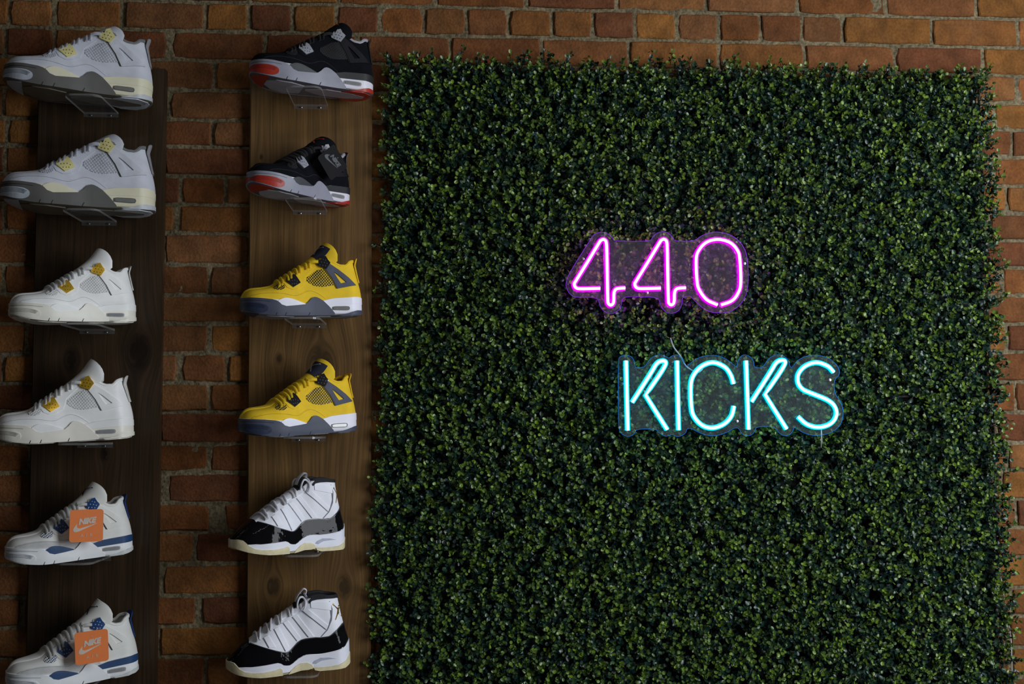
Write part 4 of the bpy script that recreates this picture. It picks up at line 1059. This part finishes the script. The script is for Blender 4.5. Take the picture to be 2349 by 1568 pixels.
BLUE = dict(WHITE, tongue_top=159, stitch=M('blue_stitch', (.33, .33, .33), .9), upper=offw, mud=M('light_grey_suede', (.52, .52, .52), .85, bump=.3, bscale=900), lining=M('off_white_lining', (.5, .5, .48), .9), collar=offw, fox=wsole, groove=M('sole_groove', (.2, .21, .23), .8), hill=blue, band=blue, mid=wsole, bump=wsole, rib=M('grey_rib', (.27, .29, .33), .7),
            heelr=M('pale_heel', (.58, .60, .60), .5), netbg=M('navy_net_back', (.02, .05, .16), .8), net=offw, wing=offw, seam=M('dark_seam', (.05, .05, .06), .9), emblem=M('navy_emblem', (.008, .014, .05), .6), lock=M('blue_plastic', (.012, .05, .17), .35), lockhole=M('lock_stud_grey', (.42, .44, .45), .5),
            tongue=offw, lace=M('off_white_lace', (.56, .56, .55), .85), tab=M('blue_tab', (.012, .05, .19), .4), out=M('white_outsole', (.55, .56, .56), .5), tread=wsole, shank=wsole)
blk = M('black_nubuck', (.006, .0065, .009), .95, spec=.10, bump=.4, bscale=900)
cement = M('cement_grey_rubber', (.27, .275, .33), .5, var=.05)
red = M('red_rubber', (.38, .028, .014), .45, var=.05)
BRED = dict(GREY, tongue_top=149, stitch=M('black_stitch', (.03, .03, .035), .9), upper=blk, mud=blk, lining=M('light_grey_lining', (.35, .34, .38), .9), collar=M('grey_white_collar', (.33, .32, .36), .85), fox=cement, groove=M('cement_groove', (.07, .075, .085), .8), hill=M('dark_grey_inlay', (.045, .05, .054), .55), band=M('black_band', (.016, .017, .019), .6), mid=M('white_heel_sole', (.72, .70, .78), .4, var=.02),
            bump=red, rib=M('red_groove', (.24, .012, .010), .6), heelr=red, winframe=M('window_frame_mid', (.30, .30, .31), .4), cap=M('grey_window', (.22, .23, .23), .06, coat=.6), netbg=M('black_net_back', (.012, .012, .014), .8), net=M('black_net', (.012, .012, .014), .7), wing=M('black_wing', (.008, .008, .011), .6, spec=.2),
            seam=DARKHOLE, lock=M('grey_plastic', (.28, .29, .33), .45), lockhole=M('lock_hole_black', (.02, .02, .022), .8), tongue=blk, lace=M('black_lace', (.018, .018, .020), .9), tab=M('black_tab', (.020, .020, .022), .5), out=M('dark_waist_rubber', (.10, .095, .11), .5), tread=M('pale_grey_tread', (.36, .35, .38), .5), shank=M('pale_shank', (.34, .30, .33), .3),
            patch=blk, emblem=M('red_emblem', (.45, .05, .03), .6))
yel = M('yellow_nubuck', (.84, .56, .018), .8, bump=.4, bscale=900, var=.05)
navy = M('slate_navy_rubber', (.060, .068, .105), .55, var=.06)
wh2 = M('bright_white_sole', (.85, .84, .93), .45, var=.02)
YELLOW = dict(GREY, tongue_top=159, stitch=M('yellow_stitch', (.42, .27, .01), .9), upper=yel, mud=yel, lining=M('yellow_lining', (.50, .33, .015), .9), collar=yel, fox=navy, groove=DARKHOLE, hill=wh2, band=wh2, mid=wh2, bump=M('dark_navy_rubber', (.028, .038, .075), .5), rib=M('navy_groove', (.012, .016, .035), .6), heelr=navy, winframe=M('window_frame_dark2', (.12, .12, .11), .5), cap=M('smoky_window2', (.20, .20, .19), .06, coat=.6),
              netbg=yel, net=M('black_net_strand', (.018, .016, .012), .6), wing=M('slate_wing', (.072, .078, .110), .7), seam=M('yellow_seam', (.20, .13, .006), .9), lock=M('black_gloss_plastic', (.018, .017, .018), .12, coat=.8), lockhole=M('lock_rib_grey', (.10, .10, .11), .2), tongue=yel, lace=M('yellow_lace', (.86, .60, .02), .85), tab=yel,
              out=M('slate_outsole', (.20, .20, .22), .5), tread=M('slate_tread', (.24, .24, .26), .4), shank=M('slate_shank', (.26, .26, .28), .4), patch=M('navy_patch', (.020, .022, .042), .7), emblem=M('grey_emblem', (.36, .37, .42), .5))
HIGH = dict(upper=M('white_ballistic_mesh', (.85, .86, .93), .75, bump=.3, bscale=1200, var=.02), lining=M('black_lining', (.012, .012, .014), .9), mid=M('white_foam_sole', (.80, .81, .90), .5, var=.02), mid2=M('grey_sole_wave', (.46, .48, .60), .6), out=M('amber_outsole', (.50, .44, .27), .3), rubber=M('translucent_amber_rubber', (.74, .66, .42), .3, var=.1, nscale=90),
            patent=M('black_patent', (.005, .005, .006), .07, spec=.13, var=0, bump=1.0, bscale=60), piping=M('black_piping', (.03, .03, .034), .3), strap=M('white_strap', (.87, .88, .95), .7, var=.02), seam=M('thin_grey_seam', (.18, .18, .22), .9), black=M('black_mesh', (.012, .012, .015), .8), lace=M('white_rope_lace', (.62, .62, .66), .8), gold=M('gold_emblem', (.42, .27, .06), .35, metal=.8))

def warp_x(x, kx, g): return (x * g if x < 0 else x) * kx
def proportion(root, kx, g):
    """shorten the built shoe lengthwise, a little more ahead of its middle"""
    for o in root.children_recursive:
        n = len(o.data.vertices); co = np.empty(n * 3); o.data.vertices.foreach_get('co', co); co = co.reshape(-1, 3)
        co[:, 0] = np.where(co[:, 0] < 0, co[:, 0] * g, co[:, 0]) * kx
        o.data.vertices.foreach_set('co', co.reshape(-1)); o.data.update()
PROP = {low_shoe: (.89, .89), high_shoe: (.88, .94)}
# pose of each shoe: x, y, z of the middle of its sole, turn, pitch, roll in degrees, size
POSE = {
 'L1': (-0.8245, -0.1260, 2.2895, 17.5, 1.3, -0.3, 1.204),
 'L2': (-0.8170, -0.1262, 2.0346, 15.2, -0.4, -0.4, 1.242),
 'L3': (-0.8202, -0.1251, 1.7855, 30.1, -2.7, 0.5, 1.024),
 'L4': (-0.8305, -0.1254, 1.5270, 14.1, -3.4, 0.5, 1.090),
 'L5': (-0.8133, -0.1250, 1.2754, 27.8, -4.2, 1.3, 1.004),
 'L6': (-0.7995, -0.1252, 1.0167, 29.6, -3.8, 1.7, 1.038),
 'R1': (-0.3100, -0.1254, 2.3143, 18.8, 1.4, 1.0, 1.083),
 'R2': (-0.3322, -0.1344, 2.0643, 44.3, 0.2, 2.4, 1.008),
 'R3': (-0.3251, -0.1252, 1.8004, 16.6, -2.6, 1.1, 1.039),
 'R4': (-0.3283, -0.1251, 1.5414, 28.1, -3.6, 1.5, 1.033),
 'R5': (-0.3464, -0.1250, 1.2857, 29.6, 0.3, -0.5, 0.995),
 'R6': (-0.3407, -0.1250, 1.0321, 11.3, -2.0, 0.6, 1.006),
}
LABELS = {
 'L1': 'pale grey sneaker with straw yellow lace locks and charcoal sole, on the topmost left shelf',
 'L2': 'pale grey sneaker with straw yellow lace locks, just above the all white ones',
 'L3': 'all white sneaker with polished gold lace locks, turned toward the room, under the grey pair',
 'L4': 'all white sneaker with gold lace locks, its toe cut off by the picture edge',
 'L5': 'off white and blue sneaker with an orange tag, just below the all white pair',
 'L6': 'off white and blue sneaker with an orange tag, lowest on the dark board',
 'R1': 'black sneaker with grey sole and red toe, topmost on the lighter board, showing its sole',
 'R2': 'black sneaker with red toe and a black hang tag, turned toe forward',
 'R3': 'yellow sneaker with navy sole, directly below the black pair',
 'R4': 'yellow sneaker with navy sole, directly above the white and black patent high tops',
 'R5': 'white and black patent high top just below the yellow pair',
 'R6': 'white and black patent high top lowest on the lighter board, gold emblem on its heel'}
GROUPS = {'L1': 'grey pair', 'L3': 'white and gold pair', 'L5': 'off white and blue pair', 'R1': 'black and red pair', 'R3': 'yellow pair', 'R5': 'black patent pair'}
def pose(o, key):
    x, y, z, yw, pi, ro, s = POSE[key]
    o.location = (x, y, z); o.rotation_euler = (math.radians(ro), math.radians(pi), math.radians(yw)); o.scale = (s, s, s)
for first, second, build, sch in (('L1', 'L2', low_shoe, GREY), ('L3', 'L4', low_shoe, WHITE), ('L5', 'L6', low_shoe, BLUE), ('R1', 'R2', low_shoe, BRED), ('R3', 'R4', low_shoe, YELLOW), ('R5', 'R6', high_shoe, HIGH)):
    a_ = build(sch); proportion(a_, *PROP[build]); b2 = copy_tree(a_)
    for o, key in ((a_, first), (b2, second)):
        pose(o, key); tag(o, LABELS[key], 'shoe', GROUPS[first])

# ------------------------------------------------------------------ clear shelves under the shoes
CLEAR = acrylic_sheet('clear_shelf_acrylic', .035); EDGE_HIGHLIGHT = acrylic_sheet('shelf_edge_highlight', .13)  # whiter haze on the side faces puts their edge highlight into the colour
def shelf_mesh():
    hw, dep, r, th = .039, .148, .020, .0045
    out = [(-hw, 0), (hw, 0)]
    out += [(hw - r + r * math.cos(t), -dep + r - r * math.sin(t)) for t in np.linspace(0, math.pi / 2, 6)]
    out += [(-hw + r - r * math.sin(t), -dep + r - r * math.cos(t)) for t in np.linspace(0, math.pi / 2, 6)]
    n = len(out); V = [(x, y, 0) for x, y in out] + [(x, y, -th) for x, y in out]
    F = [tuple(range(n)), tuple(range(2 * n - 1, n - 1, -1))] + [(k, (k + 1) % n, n + (k + 1) % n, n + k) for k in range(n)]
    return V, F
def bevelbox(x0, x1, y0, y1, z0, z1):
    V = [(x, y, z) for x in (x0, x1) for y in (y0, y1) for z in (z0, z1)]
    return V, [(0, 1, 3, 2), (4, 6, 7, 5), (0, 4, 5, 1), (2, 3, 7, 6), (0, 2, 6, 4), (1, 5, 7, 3)]
def screw_head(x, z):
    V = [(x + r * math.cos(t), y, z + r * math.sin(t)) for r, y in ((.0024, -.0030), (.0024, -.0042), (.0012, -.0050)) for t in np.linspace(0, 6.283, 10, endpoint=False)]
    F = [(i * 10 + k, i * 10 + (k + 1) % 10, i * 10 + 10 + (k + 1) % 10, i * 10 + 10 + k) for i in range(2) for k in range(10)] + [tuple(range(20, 30))]
    return V, F
def make_shelf():
    root = empty('shoe_shelf')
    pl = mesh_obj('plate', *shelf_mesh(), CLEAR, root, smooth=False); pl.data.materials.append(EDGE_HIGHLIGHT)
    for p in pl.data.polygons:
        if abs(p.normal.z) < .5: p.material_index = 1
    mesh_obj('back_flange', *bevelbox(-.039, .039, -.003, 0, -.012, -.0046), CLEAR, root, smooth=False)
    for x in (-.022, .022): mesh_obj('screw', *screw_head(x, -.0083), STEEL, root)
    return root
proto = make_shelf()
SHOEWORD = {'L1': 'topmost grey sneaker', 'L2': 'lower grey sneaker', 'L3': 'upper white and gold sneaker', 'L4': 'lower white and gold sneaker', 'L5': 'upper blue trimmed sneaker', 'L6': 'lowest blue trimmed sneaker',
            'R1': 'topmost black sneaker', 'R2': 'black sneaker with the hang tag', 'R3': 'upper yellow sneaker', 'R4': 'lower yellow sneaker', 'R5': 'upper patent high top', 'R6': 'lowest patent high top'}
forms = {'R5': high_form(), 'R6': high_form()}
for n_, key in enumerate(POSE):
    s = proto if n_ == 0 else copy_tree(proto)
    x, y, z, yw, pi, ro, sc_ = POSE[key]
    bx = (-.797 if key[0] == 'L' else -.316) + (.010 if key[0] == 'L' else .006) * (1 - (z - 1.0) / 1.3)
    # rest the sole on the plate: lowest point of the sole over the plate
    fm = forms.get(key, low_form())
    Rm = (Matrix.Rotation(math.radians(yw), 3, 'Z') @ Matrix.Rotation(math.radians(pi), 3, 'Y') @ Matrix.Rotation(math.radians(ro), 3, 'X'))
    low = 9
    for t in np.linspace(.15, .95, 33):
        for v in (-.85, -.4, 0, .4, .85):
            q = Rm @ Vector((warp_x((t - .5) * fm.L, *((.88, .94) if key in forms else (.89, .89))), v * float(fm.sole_w(t)), float(fm.zb(t)) - .0016)) * sc_ + Vector((x, y, z))
            if abs(q.x - bx) < .041 and q.y > -.172: low = min(low, q.z)
    s.location = (bx, -.0232, low - .0002)
    tag(s, 'clear acrylic shelf under the ' + SHOEWORD[key], 'shelf', 'clear acrylic shoe shelves')

# ------------------------------------------------------------------ hang tags
DG = bpy.context.evaluated_depsgraph_get
def text_mesh(name, body, size, mat, parent, loc, rot=0, shear=0, offset=0, depth=.0003, space=1.0):
    cu = bpy.data.curves.new(name, 'FONT'); cu.body = body; cu.size = size; cu.align_x = 'CENTER'; cu.align_y = 'CENTER'; cu.shear = shear; cu.offset = offset; cu.extrude = depth; cu.space_character = space; cu.resolution_u = 3
    tmp = bpy.data.objects.new(name, cu); COL.objects.link(tmp); bpy.context.view_layer.update()
    me = bpy.data.meshes.new_from_object(tmp.evaluated_get(DG())); bpy.data.objects.remove(tmp)
    me.materials.clear(); me.materials.append(mat)
    o = link(bpy.data.objects.new(name, me), parent); o.location = loc; o.rotation_euler = (math.pi / 2, -rot, 0)
    return o
SWOOSH = [(1325, 578), (1240, 618), (1150, 655), (1070, 690), (1035, 697), (1010, 688), (1003, 665), (1015, 635), (1060, 580), (1048, 615), (1052, 638), (1075, 650), (1115, 645)]
def hang_tag(px, py, Y, size, rot, yaw_, card, ink, label, air, hook, scalex=1.0):
    c_ = at(px, py, Y)
    root = empty('hang_tag', c_, (0, rot, yaw_)); tag(root, label, 'tag', 'shoe hang tags')
    h, r = size / 2, size * .09
    out = []
    for cx_, cz_, a0 in ((h - r, h - r, 0), (-h + r, h - r, 90), (-h + r, -h + r, 180), (h - r, -h + r, 270)):
        out += [(cx_ + r * math.cos(math.radians(a0 + q)), 0, cz_ + r * math.sin(math.radians(a0 + q))) for q in (0, 30, 60, 90)]
    prism('card', out, .0009, card, root)
    sw = [((x - 1170) / 420 * size, -.0003, (617 - y) / 415 * size) for x, y in chaikin(SWOOSH, 1)]
    prism('swoosh', sw, .0003, ink, root)
    text_mesh('lettering', 'NIKE', size * .235, ink, root, (0, -.0003, (617 - 560) / 415 * size), math.radians(6), .28, .0009, space=.95)
    if air: text_mesh('lettering', 'AIR', size * .13, ink, root, (0, -.0003, -size * .30), math.radians(2), 0, 0, space=2.2)
    Mi = Matrix.Translation(Vector(c_)) @ Matrix.Rotation(yaw_, 4, 'Z') @ Matrix.Rotation(rot, 4, 'Y')
    hk = Mi.inverted() @ Vector(at(*hook))
    P = catmull([(0.0, -.0006, h * .62), (hk[0] * .3 + .001, hk[1] * .5 - .002, h * .62 + (hk[2] - h * .62) * .5), tuple(hk)], 6)
    mesh_obj('string', *tube_mesh(P, .0007, 5), M('pale_string', (.55, .55, .52), .8), root)
    return root
ORANGE = M('orange_card', (.74, .19, .04), .6, var=.03); INK = M('grey_print', (.56, .47, .40), .6)
hang_tag(198.5, 1205, -.188, .0676, 0, math.radians(26), ORANGE, INK, 'square orange swing tag on the upper off white and blue sneaker', True, (203, 1163, -.168))
hang_tag(210.5, 1483, -.190, .0666, math.radians(-3.5), math.radians(26), ORANGE, INK, 'square orange swing tag on the lowest off white and blue sneaker', True, (225, 1440, -.165))
hang_tag(763, 372, -.150, .0605, math.radians(50), math.radians(44), M('black_card', (.006, .006, .007), .6, spec=.2), M('grey_print_dark', (.09, .095, .105), .5), 'black swing tag with grey print on the black sneaker', False, (757, 338, -.135))
